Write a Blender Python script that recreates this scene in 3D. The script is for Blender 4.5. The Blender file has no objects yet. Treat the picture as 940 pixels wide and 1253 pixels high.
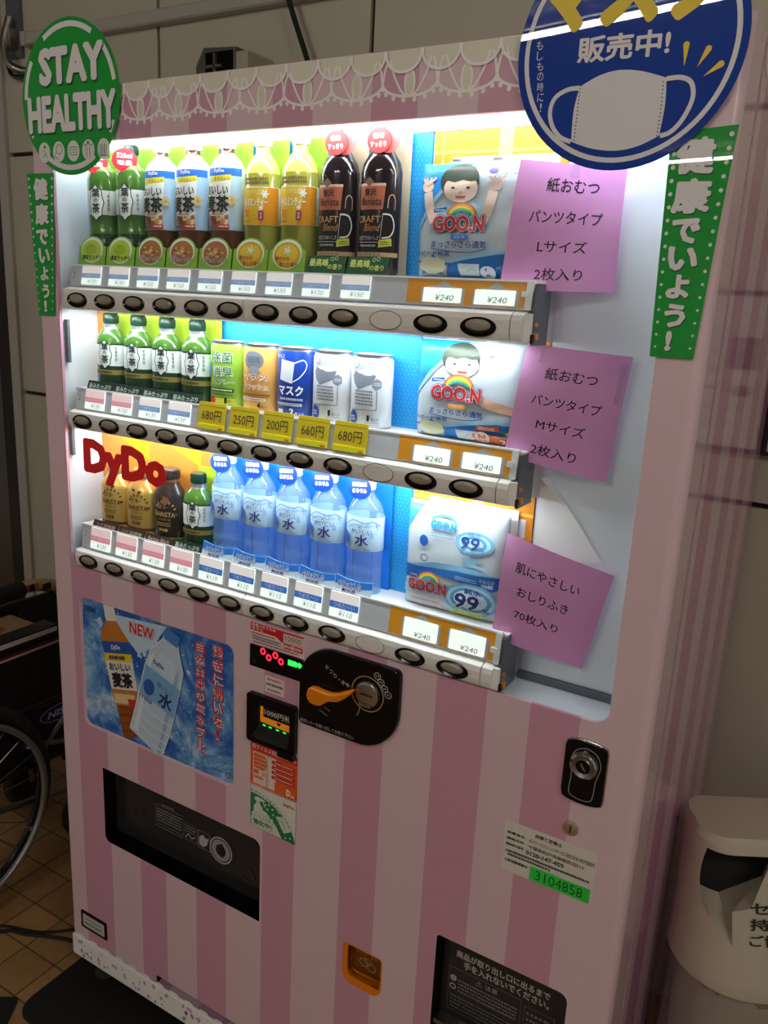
import bpy, bmesh, math, random
from math import pi, sin, cos, sqrt, atan2, radians
from mathutils import Vector, Matrix
from mathutils.geometry import tessellate_polygon

# ------------------------------------------------------------------ camera, world, lights, exposure
SC = bpy.context.scene
COL = SC.collection
FLOOR = -0.02
cam_d = bpy.data.cameras.new('camera')
cam = bpy.data.objects.new('camera', cam_d)
COL.objects.link(cam)
cam_d.sensor_fit = 'HORIZONTAL'
cam_d.sensor_width = 36.0
cam_d.lens = 1012.266 * 36.0 / 940.0
cam_d.clip_start = 0.02
_R = ((0.8542, 0.5176, 0.0489), (0.1710, -0.1907, -0.9666), (-0.4910, 0.8341, -0.2514))
_m = Matrix(((_R[0][0], -_R[1][0], -_R[2][0], 1.3507),
             (_R[0][1], -_R[1][1], -_R[2][1], -1.0162),
             (_R[0][2], -_R[1][2], -_R[2][2], 1.5199),
             (0, 0, 0, 1)))
loc, rot, _ = _m.decompose()
cam.matrix_world = Matrix.Translation(loc) @ rot.to_matrix().to_4x4()
SC.camera = cam

world = bpy.data.worlds.new('corridor_ambient')
SC.world = world
world.use_nodes = True
bgn = world.node_tree.nodes['Background']
bgn.inputs[0].default_value = (1.0, 0.96, 0.91, 1)
bgn.inputs[1].default_value = 0.17

SC.view_settings.view_transform = 'Standard'
SC.view_settings.look = 'None'
SC.view_settings.gamma = 1
SC.view_settings.use_curve_mapping = False
SC.view_settings.exposure = 0.12
SC.cycles.use_denoising = True
SC.cycles.max_bounces = 8
SC.cycles.sample_clamp_indirect = 6.0


def area_light(name, loc, size_x, size_y, watts, color, rot=(0, 0, 0)):
    d = bpy.data.lights.new(name, 'AREA')
    d.shape = 'RECTANGLE'
    d.size = size_x
    d.size_y = size_y
    d.energy = watts
    d.color = color
    o = bpy.data.objects.new(name, d)
    o.location = loc
    o.rotation_euler = rot
    COL.objects.link(o)
    return o


# the ceiling tubes of the corridor give the room light; their glowing meshes are built with the fixtures below
TUBES = [(0.14, -2.635, 2.645), (0.14, -5.93, 2.645), (0.14, -9.23, 2.645), (2.75, -1.30, 2.645)]  # last tube is an added lamp, brightening the cabinet side and the bin
TUBE_ANG = radians(13)
TUBE_GLOW = 100.0
# the machine's own LED rows: under the top of the window and under the first two button rails
LEDC = (0.86, 0.94, 1.0)
for z_, xc, w_, k_ in ((1.7590, 0.58, 1.04, 1.05), (1.4680, 0.50, 0.86, 0.80), (1.2520, 0.50, 0.86, 0.84)):
    area_light('display_led_light', (xc, 0.0055, z_), w_, 0.008, 1.65 * k_, LEDC, (radians(22), 0, 0))
    area_light('display_led_light', (xc, 0.0600, z_ - .002), w_, 0.020, 0.34 * k_, LEDC, (0, 0, 0))


# ------------------------------------------------------------------ materials
def lin(c):
    r = []
    for v in c[:3]:
        v = v / 255.0
        r.append(v / 12.92 if v <= 0.04045 else ((v + 0.055) / 1.055) ** 2.4)
    return (r[0], r[1], r[2], 1.0)


MATS = {}


def mat(key, col=None, rough=0.5, metal=0.0, emis=0.0, trans=0.0, coat=0.0, bump=0.0, bscale=200.0, alpha=1.0, spec=0.5, ecol=None):
    if key in MATS:
        return MATS[key]
    m = bpy.data.materials.new(key if isinstance(key, str) else 'paint_%d_%d_%d' % tuple(key[:3]))
    m.use_nodes = True
    nt = m.node_tree
    b = nt.nodes['Principled BSDF']
    b.inputs['Base Color'].default_value = lin(col)
    b.inputs['Roughness'].default_value = rough
    b.inputs['Metallic'].default_value = metal
    b.inputs['Specular IOR Level'].default_value = spec
    if trans:
        b.inputs['Transmission Weight'].default_value = trans
    if coat:
        b.inputs['Coat Weight'].default_value = coat
        b.inputs['Coat Roughness'].default_value = 0.05
    if emis:
        b.inputs['Emission Color'].default_value = lin(ecol or col)
        b.inputs['Emission Strength'].default_value = emis
    if alpha < 1:
        b.inputs['Alpha'].default_value = alpha
    if bump:
        tc = nt.nodes.new('ShaderNodeTexCoord')
        n = nt.nodes.new('ShaderNodeTexNoise')
        n.inputs['Scale'].default_value = bscale
        bp = nt.nodes.new('ShaderNodeBump')
        bp.inputs['Strength'].default_value = bump
        bp.inputs['Distance'].default_value = 0.002
        nt.links.new(tc.outputs['Object'], n.inputs['Vector'])
        nt.links.new(n.outputs['Fac'], bp.inputs['Height'])
        nt.links.new(bp.outputs['Normal'], b.inputs['Normal'])
    MATS[key] = m
    return m


def getmat(k):
    if k in MATS:
        return MATS[k]
    if isinstance(k, tuple):
        if len(k) == 4:                       # r, g, b, glow: lit lettering / backlit cards
            return mat(k, k[:3], 0.5, emis=k[3])
        return mat(k, k, 0.45)
    raise KeyError(k)


def stripe_mat(key, axis, edges, off, c0, c1, rough, coat):
    """alternating stripes along one object axis; edges = positions where the colour flips"""
    m = bpy.data.materials.new(key)
    m.use_nodes = True
    nt = m.node_tree
    b = nt.nodes['Principled BSDF']
    tc = nt.nodes.new('ShaderNodeTexCoord')
    sp = nt.nodes.new('ShaderNodeSeparateXYZ')
    nt.links.new(tc.outputs['Object'], sp.inputs[0])
    mp = nt.nodes.new('ShaderNodeMapRange')
    mp.inputs['From Min'].default_value = off
    mp.inputs['From Max'].default_value = off + 1.3
    nt.links.new(sp.outputs[axis], mp.inputs['Value'])
    cr = nt.nodes.new('ShaderNodeValToRGB')
    cr.color_ramp.interpolation = 'CONSTANT'
    els = cr.color_ramp.elements
    els[0].position = 0
    els[0].color = lin(c0)
    els.remove(els[1])
    cur = 0
    for e in edges:
        cur ^= 1
        el = els.new(e / 1.3)
        el.color = lin(c1 if cur else c0)
    nt.links.new(mp.outputs['Result'], cr.inputs[0])
    nt.links.new(cr.outputs[0], b.inputs['Base Color'])
    b.inputs['Roughness'].default_value = rough
    b.inputs['Coat Weight'].default_value = coat
    b.inputs['Coat Roughness'].default_value = 0.06
    # faint weave of the printed film
    n = nt.nodes.new('ShaderNodeTexNoise')
    n.inputs['Scale'].default_value = 900
    bp = nt.nodes.new('ShaderNodeBump')
    bp.inputs['Strength'].default_value = 0.03
    bp.inputs['Distance'].default_value = 0.0005
    nt.links.new(tc.outputs['Object'], n.inputs['Vector'])
    nt.links.new(n.outputs['Fac'], bp.inputs['Height'])
    nt.links.new(bp.outputs['Normal'], b.inputs['Normal'])
    MATS[key] = m
    return m


def glass_mat(key, tint, refl, rough=0.02, fac_min=0.04):
    """clear sheet: transparent with a fresnel reflection"""
    m = bpy.data.materials.new(key)
    m.use_nodes = True
    nt = m.node_tree
    nt.nodes.clear()
    o = nt.nodes.new('ShaderNodeOutputMaterial')
    t = nt.nodes.new('ShaderNodeBsdfTransparent')
    t.inputs[0].default_value = lin(tint)
    g = nt.nodes.new('ShaderNodeBsdfGlossy')
    g.inputs['Roughness'].default_value = rough
    f = nt.nodes.new('ShaderNodeFresnel')
    f.inputs[0].default_value = 1.45
    mu = nt.nodes.new('ShaderNodeMath')
    mu.operation = 'MULTIPLY'
    mu.inputs[1].default_value = refl
    ge = nt.nodes.new('ShaderNodeNewGeometry')
    iv = nt.nodes.new('ShaderNodeMath')
    iv.operation = 'MULTIPLY_ADD'
    iv.inputs[1].default_value = -1.0
    iv.inputs[2].default_value = 1.0
    nt.links.new(ge.outputs['Backfacing'], iv.inputs[0])
    m2 = nt.nodes.new('ShaderNodeMath')
    m2.operation = 'MULTIPLY'
    nt.links.new(f.outputs[0], m2.inputs[0])
    nt.links.new(iv.outputs[0], m2.inputs[1])
    nt.links.new(m2.outputs[0], mu.inputs[0])
    mx = nt.nodes.new('ShaderNodeMixShader')
    nt.links.new(mu.outputs[0], mx.inputs[0])
    nt.links.new(t.outputs[0], mx.inputs[1])
    nt.links.new(g.outputs[0], mx.inputs[2])
    nt.links.new(mx.outputs[0], o.inputs[0])
    MATS[key] = m
    return m


def film_mat(key, col, opacity, rough=0.15):
    """thin tinted plastic: part see-through, part coloured, shiny"""
    m = bpy.data.materials.new(key)
    m.use_nodes = True
    nt = m.node_tree
    b = nt.nodes['Principled BSDF']
    o = nt.nodes['Material Output']
    b.inputs['Base Color'].default_value = lin(col)
    b.inputs['Roughness'].default_value = rough
    b.inputs['Coat Weight'].default_value = 0.6
    t = nt.nodes.new('ShaderNodeBsdfTransparent')
    t.inputs[0].default_value = lin(tuple(min(255, 120 + c * 0.55) for c in col))
    mx = nt.nodes.new('ShaderNodeMixShader')
    mx.inputs[0].default_value = opacity
    nt.links.new(t.outputs[0], mx.inputs[1])
    nt.links.new(b.outputs[0], mx.inputs[2])
    nt.links.new(mx.outputs[0], o.inputs[0])
    MATS[key] = m
    return m


def noise_mat(key, c0, c1, scale, rough=0.5, detail=4, lo=0.4, hi=0.6, coat=0.0, metal=0.0):
    m = bpy.data.materials.new(key)
    m.use_nodes = True
    nt = m.node_tree
    b = nt.nodes['Principled BSDF']
    tc = nt.nodes.new('ShaderNodeTexCoord')
    n = nt.nodes.new('ShaderNodeTexNoise')
    n.inputs['Scale'].default_value = scale
    n.inputs['Detail'].default_value = detail
    cr = nt.nodes.new('ShaderNodeValToRGB')
    cr.color_ramp.elements[0].position = lo
    cr.color_ramp.elements[0].color = lin(c0)
    cr.color_ramp.elements[1].position = hi
    cr.color_ramp.elements[1].color = lin(c1)
    nt.links.new(tc.outputs['Object'], n.inputs['Vector'])
    nt.links.new(n.outputs['Fac'], cr.inputs[0])
    nt.links.new(cr.outputs[0], b.inputs['Base Color'])
    b.inputs['Roughness'].default_value = rough
    b.inputs['Coat Weight'].default_value = coat
    b.inputs['Metallic'].default_value = metal
    MATS[key] = m
    return m


def tile_mat(key, tile, x0, y0, c0, c1, grout, gw):
    """square tiles of side `tile` with grout lines through world (x0, y0)"""
    m = bpy.data.materials.new(key)
    m.use_nodes = True
    nt = m.node_tree
    b = nt.nodes['Principled BSDF']
    tc = nt.nodes.new('ShaderNodeTexCoord')
    mp = nt.nodes.new('ShaderNodeMapping')
    mp.inputs['Location'].default_value = (-x0 / tile, -y0 / tile, 0)
    mp.inputs['Scale'].default_value = (1 / tile, 1 / tile, 1)
    nt.links.new(tc.outputs['Object'], mp.inputs[0])
    br = nt.nodes.new('ShaderNodeTexBrick')
    br.offset = 0.0
    br.inputs['Scale'].default_value = 1.0
    br.inputs['Brick Width'].default_value = 1.0
    br.inputs['Row Height'].default_value = 1.0
    br.inputs['Mortar Size'].default_value = gw
    br.inputs['Mortar Smooth'].default_value = 0.2
    br.inputs['Color1'].default_value = lin(c0)
    br.inputs['Color2'].default_value = lin(c1)
    br.inputs['Mortar'].default_value = lin(grout)
    nt.links.new(mp.outputs[0], br.inputs['Vector'])
    n = nt.nodes.new('ShaderNodeTexNoise')
    n.inputs['Scale'].default_value = 60
    n.inputs['Detail'].default_value = 6
    nt.links.new(tc.outputs['Object'], n.inputs['Vector'])
    mx = nt.nodes.new('ShaderNodeMix')
    mx.data_type = 'RGBA'
    mx.blend_type = 'MULTIPLY'
    mx.inputs[0].default_value = 0.55
    nt.links.new(br.outputs['Color'], mx.inputs[6])
    nt.links.new(n.outputs['Color'], mx.inputs[7])
    nt.links.new(mx.outputs[2], b.inputs['Base Color'])
    b.inputs['Roughness'].default_value = 0.55
    bp = nt.nodes.new('ShaderNodeBump')
    bp.inputs['Strength'].default_value = 0.5
    bp.inputs['Distance'].default_value = 0.002
    bp.invert = True
    nt.links.new(br.outputs['Fac'], bp.inputs['Height'])
    nt.links.new(bp.outputs['Normal'], b.inputs['Normal'])
    MATS[key] = m
    return m


# ------------------------------------------------------------------ text as 2D meshes
_txt = {}


def text2d(s, bold=0.0, res=2):
    k = (s, bold, res)
    if k not in _txt:
        c = bpy.data.curves.new('t', 'FONT')
        c.body = s
        c.size = 1
        c.offset = bold
        c.resolution_u = res
        c.align_x = 'CENTER'
        c.space_line = 1.0
        o = bpy.data.objects.new('t', c)
        me = o.to_mesh()
        v = [(p.co.x, p.co.y) for p in me.vertices]
        f = [tuple(p.vertices) for p in me.polygons]
        o.to_mesh_clear()
        bpy.data.objects.remove(o)
        bpy.data.curves.remove(c)
        # make every face counter-clockwise
        g = []
        for q in f:
            a = 0
            for i in range(len(q)):
                x0, y0 = v[q[i]]
                x1, y1 = v[q[(i + 1) % len(q)]]
                a += x0 * y1 - x1 * y0
            g.append(q if a >= 0 else q[::-1])
        xs = [p[0] for p in v]
        ys = [p[1] for p in v]
        _txt[k] = (v, g, (min(xs), min(ys), max(xs), max(ys)))
    return _txt[k]


def ccw(pts):
    a = sum(pts[i][0] * pts[(i + 1) % len(pts)][1] - pts[(i + 1) % len(pts)][0] * pts[i][1] for i in range(len(pts)))
    return list(pts) if a > 0 else list(pts)[::-1]


def tess(outer, holes=()):
    loops = [[Vector((p[0], p[1], 0)) for p in outer]] + [[Vector((p[0], p[1], 0)) for p in h] for h in holes]
    tri = tessellate_polygon(loops)
    v = [p for l in loops for p in l]
    v = [(p[0], p[1]) for p in v]
    f = []
    for t in tri:
        (ax, ay), (bx, by), (cx, cy) = v[t[0]], v[t[1]], v[t[2]]
        f.append(tuple(t) if (bx - ax) * (cy - ay) - (cx - ax) * (by - ay) > 0 else tuple(t)[::-1])
    return v, f


def rr(u0, v0, u1, v1, r, n=5, corners=(1, 1, 1, 1)):
    """rounded rectangle outline, ccw; corners = bl, br, tr, tl (0 sharp)"""
    if not isinstance(r, (tuple, list)):
        r = (r,) * 4
    pts = []
    for (cx, cy, a0, on, q) in ((u0, v0, pi, corners[0], r[0]), (u1, v0, 1.5 * pi, corners[1], r[1]),
                                (u1, v1, 0, corners[2], r[2]), (u0, v1, .5 * pi, corners[3], r[3])):
        if not on or q <= 0:
            pts.append((cx, cy))
            continue
        ox = cx + (q if cx == u0 else -q)
        oy = cy + (q if cy == v0 else -q)
        for i in range(n + 1):
            a = a0 + .5 * pi * i / n
            pts.append((ox + q * cos(a), oy + q * sin(a)))
    return pts


def ellipse(cx, cy, rx, ry=None, n=24, a0=0, a1=2 * pi):
    ry = rx if ry is None else ry
    full = abs(a1 - a0 - 2 * pi) < 1e-6
    k = n if full else n + 1
    return [(cx + rx * cos(a0 + (a1 - a0) * i / n), cy + ry * sin(a0 + (a1 - a0) * i / n)) for i in range(k)]


def smooth_path(pts, n=6, closed=False):
    """Catmull-Rom through 2D or 3D points"""
    P = [Vector(p) for p in pts]
    out = []
    N = len(P)
    for i in range(N if closed else N - 1):
        p0 = P[(i - 1) % N] if closed or i > 0 else P[0]
        p1 = P[i]
        p2 = P[(i + 1) % N]
        p3 = P[(i + 2) % N] if closed or i + 2 < N else P[-1]
        for k in range(n):
            t = k / n
            out.append(tuple(.5 * ((2 * p1) + (p2 - p0) * t + (2 * p0 - 5 * p1 + 4 * p2 - p3) * t * t + (3 * p1 - p0 - 3 * p2 + p3) * t ** 3)))
    if not closed:
        out.append(tuple(P[-1]))
    return out


def on_front(y):
    return lambda u, v, h: (u, y - h, v)


def on_can(rx, ry, rz=None):
    """wrap round an upright elliptic cylinder; rz(z) may give a radius factor"""
    def f(u, v, h):
        a = u / rx
        k = rz(v) if rz else 1.0
        return ((rx * k + h) * sin(a), -(ry * k + h) * cos(a), v)
    return f


# ------------------------------------------------------------------ mesh collector
class Draw:
    """flat shapes laid on a surface, each a hair above the last"""
    def __init__(s, m, fn, step=None, h0=0.0002, dh=0.00008):
        s.m, s.fn, s.step, s.h, s.dh = m, fn, step, h0, dh
        s.xf = None

    def place(s, cx, cy, ang=0.0, sc=1.0):
        c, n = cos(ang) * sc, sin(ang) * sc
        s.xf = lambda p: (cx + c * p[0] - n * p[1], cy + n * p[0] + c * p[1])
        return s

    def put(s, v, f, col):
        if s.xf:
            v = [s.xf(p) for p in v]
        if s.step:
            bm = bmesh.new()
            bv = [bm.verts.new((p[0], p[1], 0)) for p in v]
            for q in f:
                try:
                    bm.faces.new([bv[i] for i in q])
                except ValueError:
                    pass
            xs = [p[0] for p in v]
            k = math.floor(min(xs) / s.step) + 1
            while k * s.step < max(xs):
                bmesh.ops.bisect_plane(bm, geom=bm.verts[:] + bm.edges[:] + bm.faces[:], plane_co=(k * s.step, 0, 0), plane_no=(1, 0, 0), dist=1e-7)
                k += 1
            bm.verts.index_update()
            v = [(p.co.x, p.co.y) for p in bm.verts]
            f = [tuple(x.index for x in q.verts) for q in bm.faces]
            bm.free()
        s.m.add([s.fn(p[0], p[1], s.h) for p in v], f, col)
        s.h += s.dh
        return s

    def poly(s, pts, col, holes=()):
        v, f = tess(ccw(pts), holes)
        return s.put(v, f, col)

    def rect(s, u0, v0, u1, v1, col):
        return s.put([(u0, v0), (u1, v0), (u1, v1), (u0, v1)], [(0, 1, 2, 3)], col)

    def rrect(s, u0, v0, u1, v1, r, col, n=4):
        return s.poly(rr(u0, v0, u1, v1, r, n), col)

    def ell(s, cx, cy, rx, ry, col, n=24):
        return s.poly(ellipse(cx, cy, rx, ry, n), col)

    def ring(s, cx, cy, rx, ry, w, col, n=32, a0=0, a1=2 * pi):
        return s.line(ellipse(cx, cy, rx, ry, n, a0, a1), w, col, closed=abs(a1 - a0 - 2 * pi) < 1e-6)

    def line(s, pts, w, col, closed=False, w1=None):
        n = len(pts)
        P = [Vector((p[0], p[1])) for p in pts]
        L, Rr = [], []
        for i in range(n):
            a = P[i - 1] if (i > 0 or closed) else P[i]
            b = P[(i + 1) % n] if (i < n - 1 or closed) else P[i]
            t = b - a
            if t.length < 1e-9:
                t = Vector((1, 0))
            t.normalize()
            nn = Vector((-t.y, t.x))
            ww = w if w1 is None else w + (w1 - w) * i / (n - 1)
            L.append(P[i] + nn * ww / 2)
            Rr.append(P[i] - nn * ww / 2)
        v = [(p.x, p.y) for p in L] + [(p.x, p.y) for p in Rr]
        f = []
        for i in range(n if closed else n - 1):
            j = (i + 1) % n
            f.append((n + i, n + j, j, i))
        return s.put(v, f, col)

    def frame(s, u0, v0, u1, v1, w, col, r=0.0):
        return s.line(rr(u0, v0, u1, v1, r) if r else [(u0, v0), (u1, v0), (u1, v1), (u0, v1)], w, col, closed=True)

    def text(s, t, box, col, bold=0.0, shear=0.0, vert=False, res=2, fit=True):
        if vert:
            t = '\n'.join(t)
        v, f, (x0, y0, x1, y1) = text2d(t, 0.0, res)
        u0, v0, u1, v1 = box
        sx, sy = (u1 - u0) / (x1 - x0), (v1 - v0) / (y1 - y0)
        if not fit:
            sx = sy = min(sx, sy)
            u0 = (u0 + u1) / 2 - sx * (x1 - x0) / 2
            v0 = (v0 + v1) / 2 - sy * (y1 - y0) / 2
        if bold > 0:
            offs = [(0, 0)]
            for rad, cnt in (((bold, 8),) if bold <= .04 else ((bold * .5, 8), (bold, 14))):
                offs += [(rad * cos(2 * pi * i / cnt), rad * sin(2 * pi * i / cnt)) for i in range(cnt)]
            v = [(p[0] + a, p[1] + b) for a, b in offs for p in v]
            x0, y0, x1, y1 = x0 - bold, y0 - bold, x1 + bold, y1 + bold
            sx, sy = (u1 - u0) / (x1 - x0), (v1 - v0) / (y1 - y0)
        q = [(u0 + (p[0] - x0) * sx, v0 + (p[1] - y0) * sy) for p in v]
        if shear:
            q = [(p[0] + shear * (p[1] - v0), p[1]) for p in q]
        if bold > 0:
            n0, nf = len(text2d(t, 0.0, res)[0]), len(text2d(t, 0.0, res)[1])
            dh, s.dh = s.dh, .000009            # each copy a hair above the last, never coplanar
            for k in range(len(q) // n0):
                s.put(q[k * n0:(k + 1) * n0], text2d(t, 0.0, res)[1], col)
            s.dh = dh
            s.h += dh
            return s
        return s.put(q, f, col)

    def tiny(s, box, col, rows=1, seed=0, fill=0.6):
        """illegibly small print: rows of short dashes"""
        rnd = random.Random(seed)
        u0, v0, u1, v1 = box
        rh = (v1 - v0) / rows
        vs, fs = [], []
        for r in range(rows):
            b = v1 - (r + .5 + fill / 2) * rh
            t = b + rh * fill
            u = u0
            while u < u1 - rh * .3:
                w = min(rh * fill * rnd.uniform(.5, 1.0), u1 - u)
                k = len(vs)
                vs += [(u, b), (u + w, b), (u + w, t), (u, t)]
                fs.append((k, k + 1, k + 2, k + 3))
                u += w + rh * rnd.uniform(.12, .3)
        return s.put(vs, fs, col)


class M:
    def __init__(s):
        s.v, s.f, s.fm, s.sm, s.mats = [], [], [], [], []

    def mi(s, k):
        if k not in s.mats:
            s.mats.append(k)
        return s.mats.index(k)

    def add(s, v, f, k, smooth=False):
        o = len(s.v)
        s.v += [tuple(p) for p in v]
        i = s.mi(k)
        for q in f:
            s.f.append(tuple(x + o for x in q))
            s.fm.append(i)
            s.sm.append(smooth)
        return s

    def box(s, x0, x1, y0, y1, z0, z1, k):
        v = [(x0, y0, z0), (x1, y0, z0), (x1, y1, z0), (x0, y1, z0), (x0, y0, z1), (x1, y0, z1), (x1, y1, z1), (x0, y1, z1)]
        f = [(0, 3, 2, 1), (4, 5, 6, 7), (0, 1, 5, 4), (1, 2, 6, 5), (2, 3, 7, 6), (3, 0, 4, 7)]
        return s.add(v, f, k)

    def prism(s, pts, y0, y1, k, kside=None, fn=None, bevel=0.0):
        """outline (u, v) extruded from y0 (front) to y1 (back); bevel rounds the front edge"""
        fn = fn or (lambda u, v, y: (u, y, v))
        pts = ccw(pts)
        n = len(pts)
        rings = []
        if bevel:
            ins = inset(pts, bevel)
            rings = [(ins, y0), (inset(pts, bevel * .3), y0 + bevel * .3), (pts, y0 + bevel)]
        else:
            rings = [(pts, y0)]
        rings.append((pts, y1))
        v, f = tess(rings[0][0])
        s.add([fn(p[0], p[1], y0) for p in v], f, k)
        vs, fs = [], []
        for r, y in rings:
            vs += [fn(p[0], p[1], y) for p in r]
        for j in range(len(rings) - 1):
            for i in range(n):
                a, b = j * n + i, j * n + (i + 1) % n
                fs.append((a, a + n, b + n, b))
        s.add(vs, fs, kside or k)
        v, f = tess(pts)
        s.add([fn(p[0], p[1], y1) for p in v], [q[::-1] for q in f], kside or k)
        return s

    def lathe(s, prof, seg=32, c=(0, 0, 0), sx=1.0, sy=1.0, smooth=True, caps=(True, True)):
        """prof: (z, r, material for the band above); elliptic by sx, sy"""
        for i in range(len(prof) - 1):
            (z0, r0, k), (z1, r1, _) = prof[i][:3], prof[i + 1][:3]
            v = []
            for z, r in ((z0, r0), (z1, r1)):
                for j in range(seg):
                    a = 2 * pi * j / seg
                    v.append((c[0] + r * sx * cos(a), c[1] + r * sy * sin(a), c[2] + z))
            s.add(v, [(j, (j + 1) % seg, seg + (j + 1) % seg, seg + j) for j in range(seg)], k, smooth)
        for end, on in ((0, caps[0]), (-1, caps[1])):
            z, r, k = prof[end][:3]
            if on and r > 1e-5:
                k = k or prof[-2][2]
                v = [(c[0] + r * sx * cos(2 * pi * j / seg), c[1] + r * sy * sin(2 * pi * j / seg), c[2] + z) for j in range(seg)]
                q = tuple(range(seg))
                s.add(v, [q if end else q[::-1]], k)
        return s

    def tube(s, path, r, k, seg=10, closed=False, r1=None, cap=True):
        P = [Vector(p) for p in path]
        n = len(P)
        vs = []
        up = None
        for i in range(n):
            a = P[i - 1] if (i > 0 or closed) else P[i]
            b = P[(i + 1) % n] if (i < n - 1 or closed) else P[i]
            t = (b - a).normalized()
            if up is None:
                up = Vector((0, 0, 1)) if abs(t.z) < .9 else Vector((1, 0, 0))
            x = t.cross(up).normalized()
            up = x.cross(t).normalized()
            rad = r if r1 is None else r + (r1 - r) * i / (n - 1)
            for j in range(seg):
                an = 2 * pi * j / seg
                vs.append(P[i] + (x * cos(an) + up * sin(an)) * rad)
        fs = []
        for i in range(n if closed else n - 1):
            o0, o1 = i * seg, ((i + 1) % n) * seg
            for j in range(seg):
                fs.append((o0 + j, o1 + j, o1 + (j + 1) % seg, o0 + (j + 1) % seg))
        s.add(vs, fs, k, True)
        if cap and not closed:
            s.add(vs[:seg], [tuple(range(seg))], k)
            s.add(vs[-seg:], [tuple(range(seg))[::-1]], k)
        return s

    def loft(s, rings, k, smooth=True, cap0=True, cap1=True):
        n = len(rings[0])
        vs = [p for r in rings for p in r]
        fs = []
        for j in range(len(rings) - 1):
            for i in range(n):
                a, b = j * n + i, j * n + (i + 1) % n
                fs.append((a, b, b + n, a + n))
        s.add(vs, fs, k, smooth)
        if cap0:
            s.add(rings[0], [tuple(range(n))[::-1]], k)
        if cap1:
            s.add(rings[-1], [tuple(range(n))], k)
        return s

    def on(s, fn, step=None, h0=0.0002, dh=0.00008):
        return Draw(s, fn, step, h0, dh)

    def mesh(s, name, org=(0, 0, 0)):
        me = bpy.data.meshes.new(name)
        me.from_pydata([(p[0] - org[0], p[1] - org[1], p[2] - org[2]) for p in s.v], [], s.f)
        for k in s.mats:
            me.materials.append(getmat(k))
        me.polygons.foreach_set('material_index', s.fm)
        me.polygons.foreach_set('use_smooth', s.sm)
        # weld the loose rings so that shading and closed shapes work
        bm = bmesh.new()
        bm.from_mesh(me)
        bmesh.ops.remove_doubles(bm, verts=bm.verts, dist=2e-5)
        bm.to_mesh(me)
        bm.free()
        flags = [p.use_smooth for p in me.polygons]
        me.set_sharp_from_angle(angle=radians(42))
        me.polygons.foreach_set('use_smooth', flags)
        me.update()
        return me

    def build(s, name, parent=None, label=None, org=None):
        if org is None:
            org = parent['_org'] if parent is not None and '_org' in parent else (0, 0, 0)
        o = bpy.data.objects.new(name, s.mesh(name, org))
        COL.objects.link(o)
        o['_org'] = list(org)
        if parent is not None:
            o.parent = parent
        else:
            o.location = org
        if label:
            o['label'] = label
        return o


def inset(pts, d):
    n = len(pts)
    out = []
    for i in range(n):
        a, b, c = Vector(pts[i - 1]), Vector(pts[i]), Vector(pts[(i + 1) % n])
        e0, e1 = (b - a), (c - b)
        if e0.length < 1e-9 or e1.length < 1e-9:
            out.append(tuple(b))
            continue
        n0 = Vector((-e0.y, e0.x)).normalized()
        n1 = Vector((-e1.y, e1.x)).normalized()
        m = n0 + n1
        m = m / max(m.length_squared / 2, .3)
        out.append((b.x + m.x * d, b.y + m.y * d))
    return out


def tag(o, label, cat, group=None, kind=None):
    if label:
        o['label'] = label
    if cat:
        o['category'] = cat
    if group:
        o['group'] = group
    if kind:
        o['kind'] = kind
    return o


def thing(name, label, cat, loc, group=None, rotz=0.0, local=False):
    o = bpy.data.objects.new(name, None)
    o.empty_display_size = 0.05
    COL.objects.link(o)
    o.location = loc
    o.rotation_euler = (0, 0, rotz)
    o['_org'] = [0, 0, 0] if local else list(loc)
    return tag(o, label, cat, group)


def copy_tree(o, parent=None):
    c = o.copy()
    COL.objects.link(c)
    if parent is not None:
        c.parent = parent
    for ch in list(o.children):
        copy_tree(ch, c)
    return c

# ------------------------------------------------------------------ colours
PINK, ROSE = (226, 196, 203), (210, 156, 176)
LACE, CUP = (250, 246, 242), (228, 222, 204)
W, BLK = (238, 238, 236), (12, 12, 13)
RED, GRN, BLUE, ORG, YEL = (214, 30, 40), (40, 150, 62), (24, 96, 190), (232, 140, 16), (240, 200, 24)
mat('wall_panel', (190, 184, 164), 0.5, bump=0.05, bscale=60)
mat('joint', (30, 27, 22), 0.8)
mat('white_plastic', (240, 240, 237), 0.35)
mat('rail_plastic', (236, 233, 226), 0.35)
mat('liner_white', (226, 232, 238), 0.45)
mat('grey_plate', (92, 96, 102), 0.4)
mat('strip_grey', (204, 206, 211), 0.4)
mat('black_gloss', (6, 6, 7), 0.18, spec=0.3)
mat('black_matte', (14, 13, 13), 0.7)
mat('dark_smoke', (40, 40, 41), 0.22, spec=0.5)
mat('chrome', (190, 188, 182), 0.18, metal=1.0)
mat('steel', (150, 146, 138), 0.35, metal=1.0)
mat('orange_plastic', (236, 132, 10), 0.3, coat=0.3)
mat('smoked_orange', (120, 62, 10), 0.2, coat=0.5)
mat('led_white', (235, 243, 255), 0.5, emis=5.0)
mat('rubber', (16, 16, 17), 0.75)
STRIPES = [.043, .131, .214, .286, .366, .442, .530, .602, .697, .7715, .856, .936, 1.005, 1.0745]
stripe_mat('pink_front', 0, [e for e in STRIPES], 0.0 - 0.578, PINK, ROSE, 0.42, 0.12)
stripe_mat('pink_side', 1, [.132 + .0805 * i for i in range(8)], 0.0 - 0.35, (230, 196, 208), (202, 138, 174), 0.14, 0.35)
glass_mat('display_glass', (250, 252, 252), 0.9, 0.01)
film_mat('clear_bag', (226, 224, 216), 0.28, 0.12)

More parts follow.
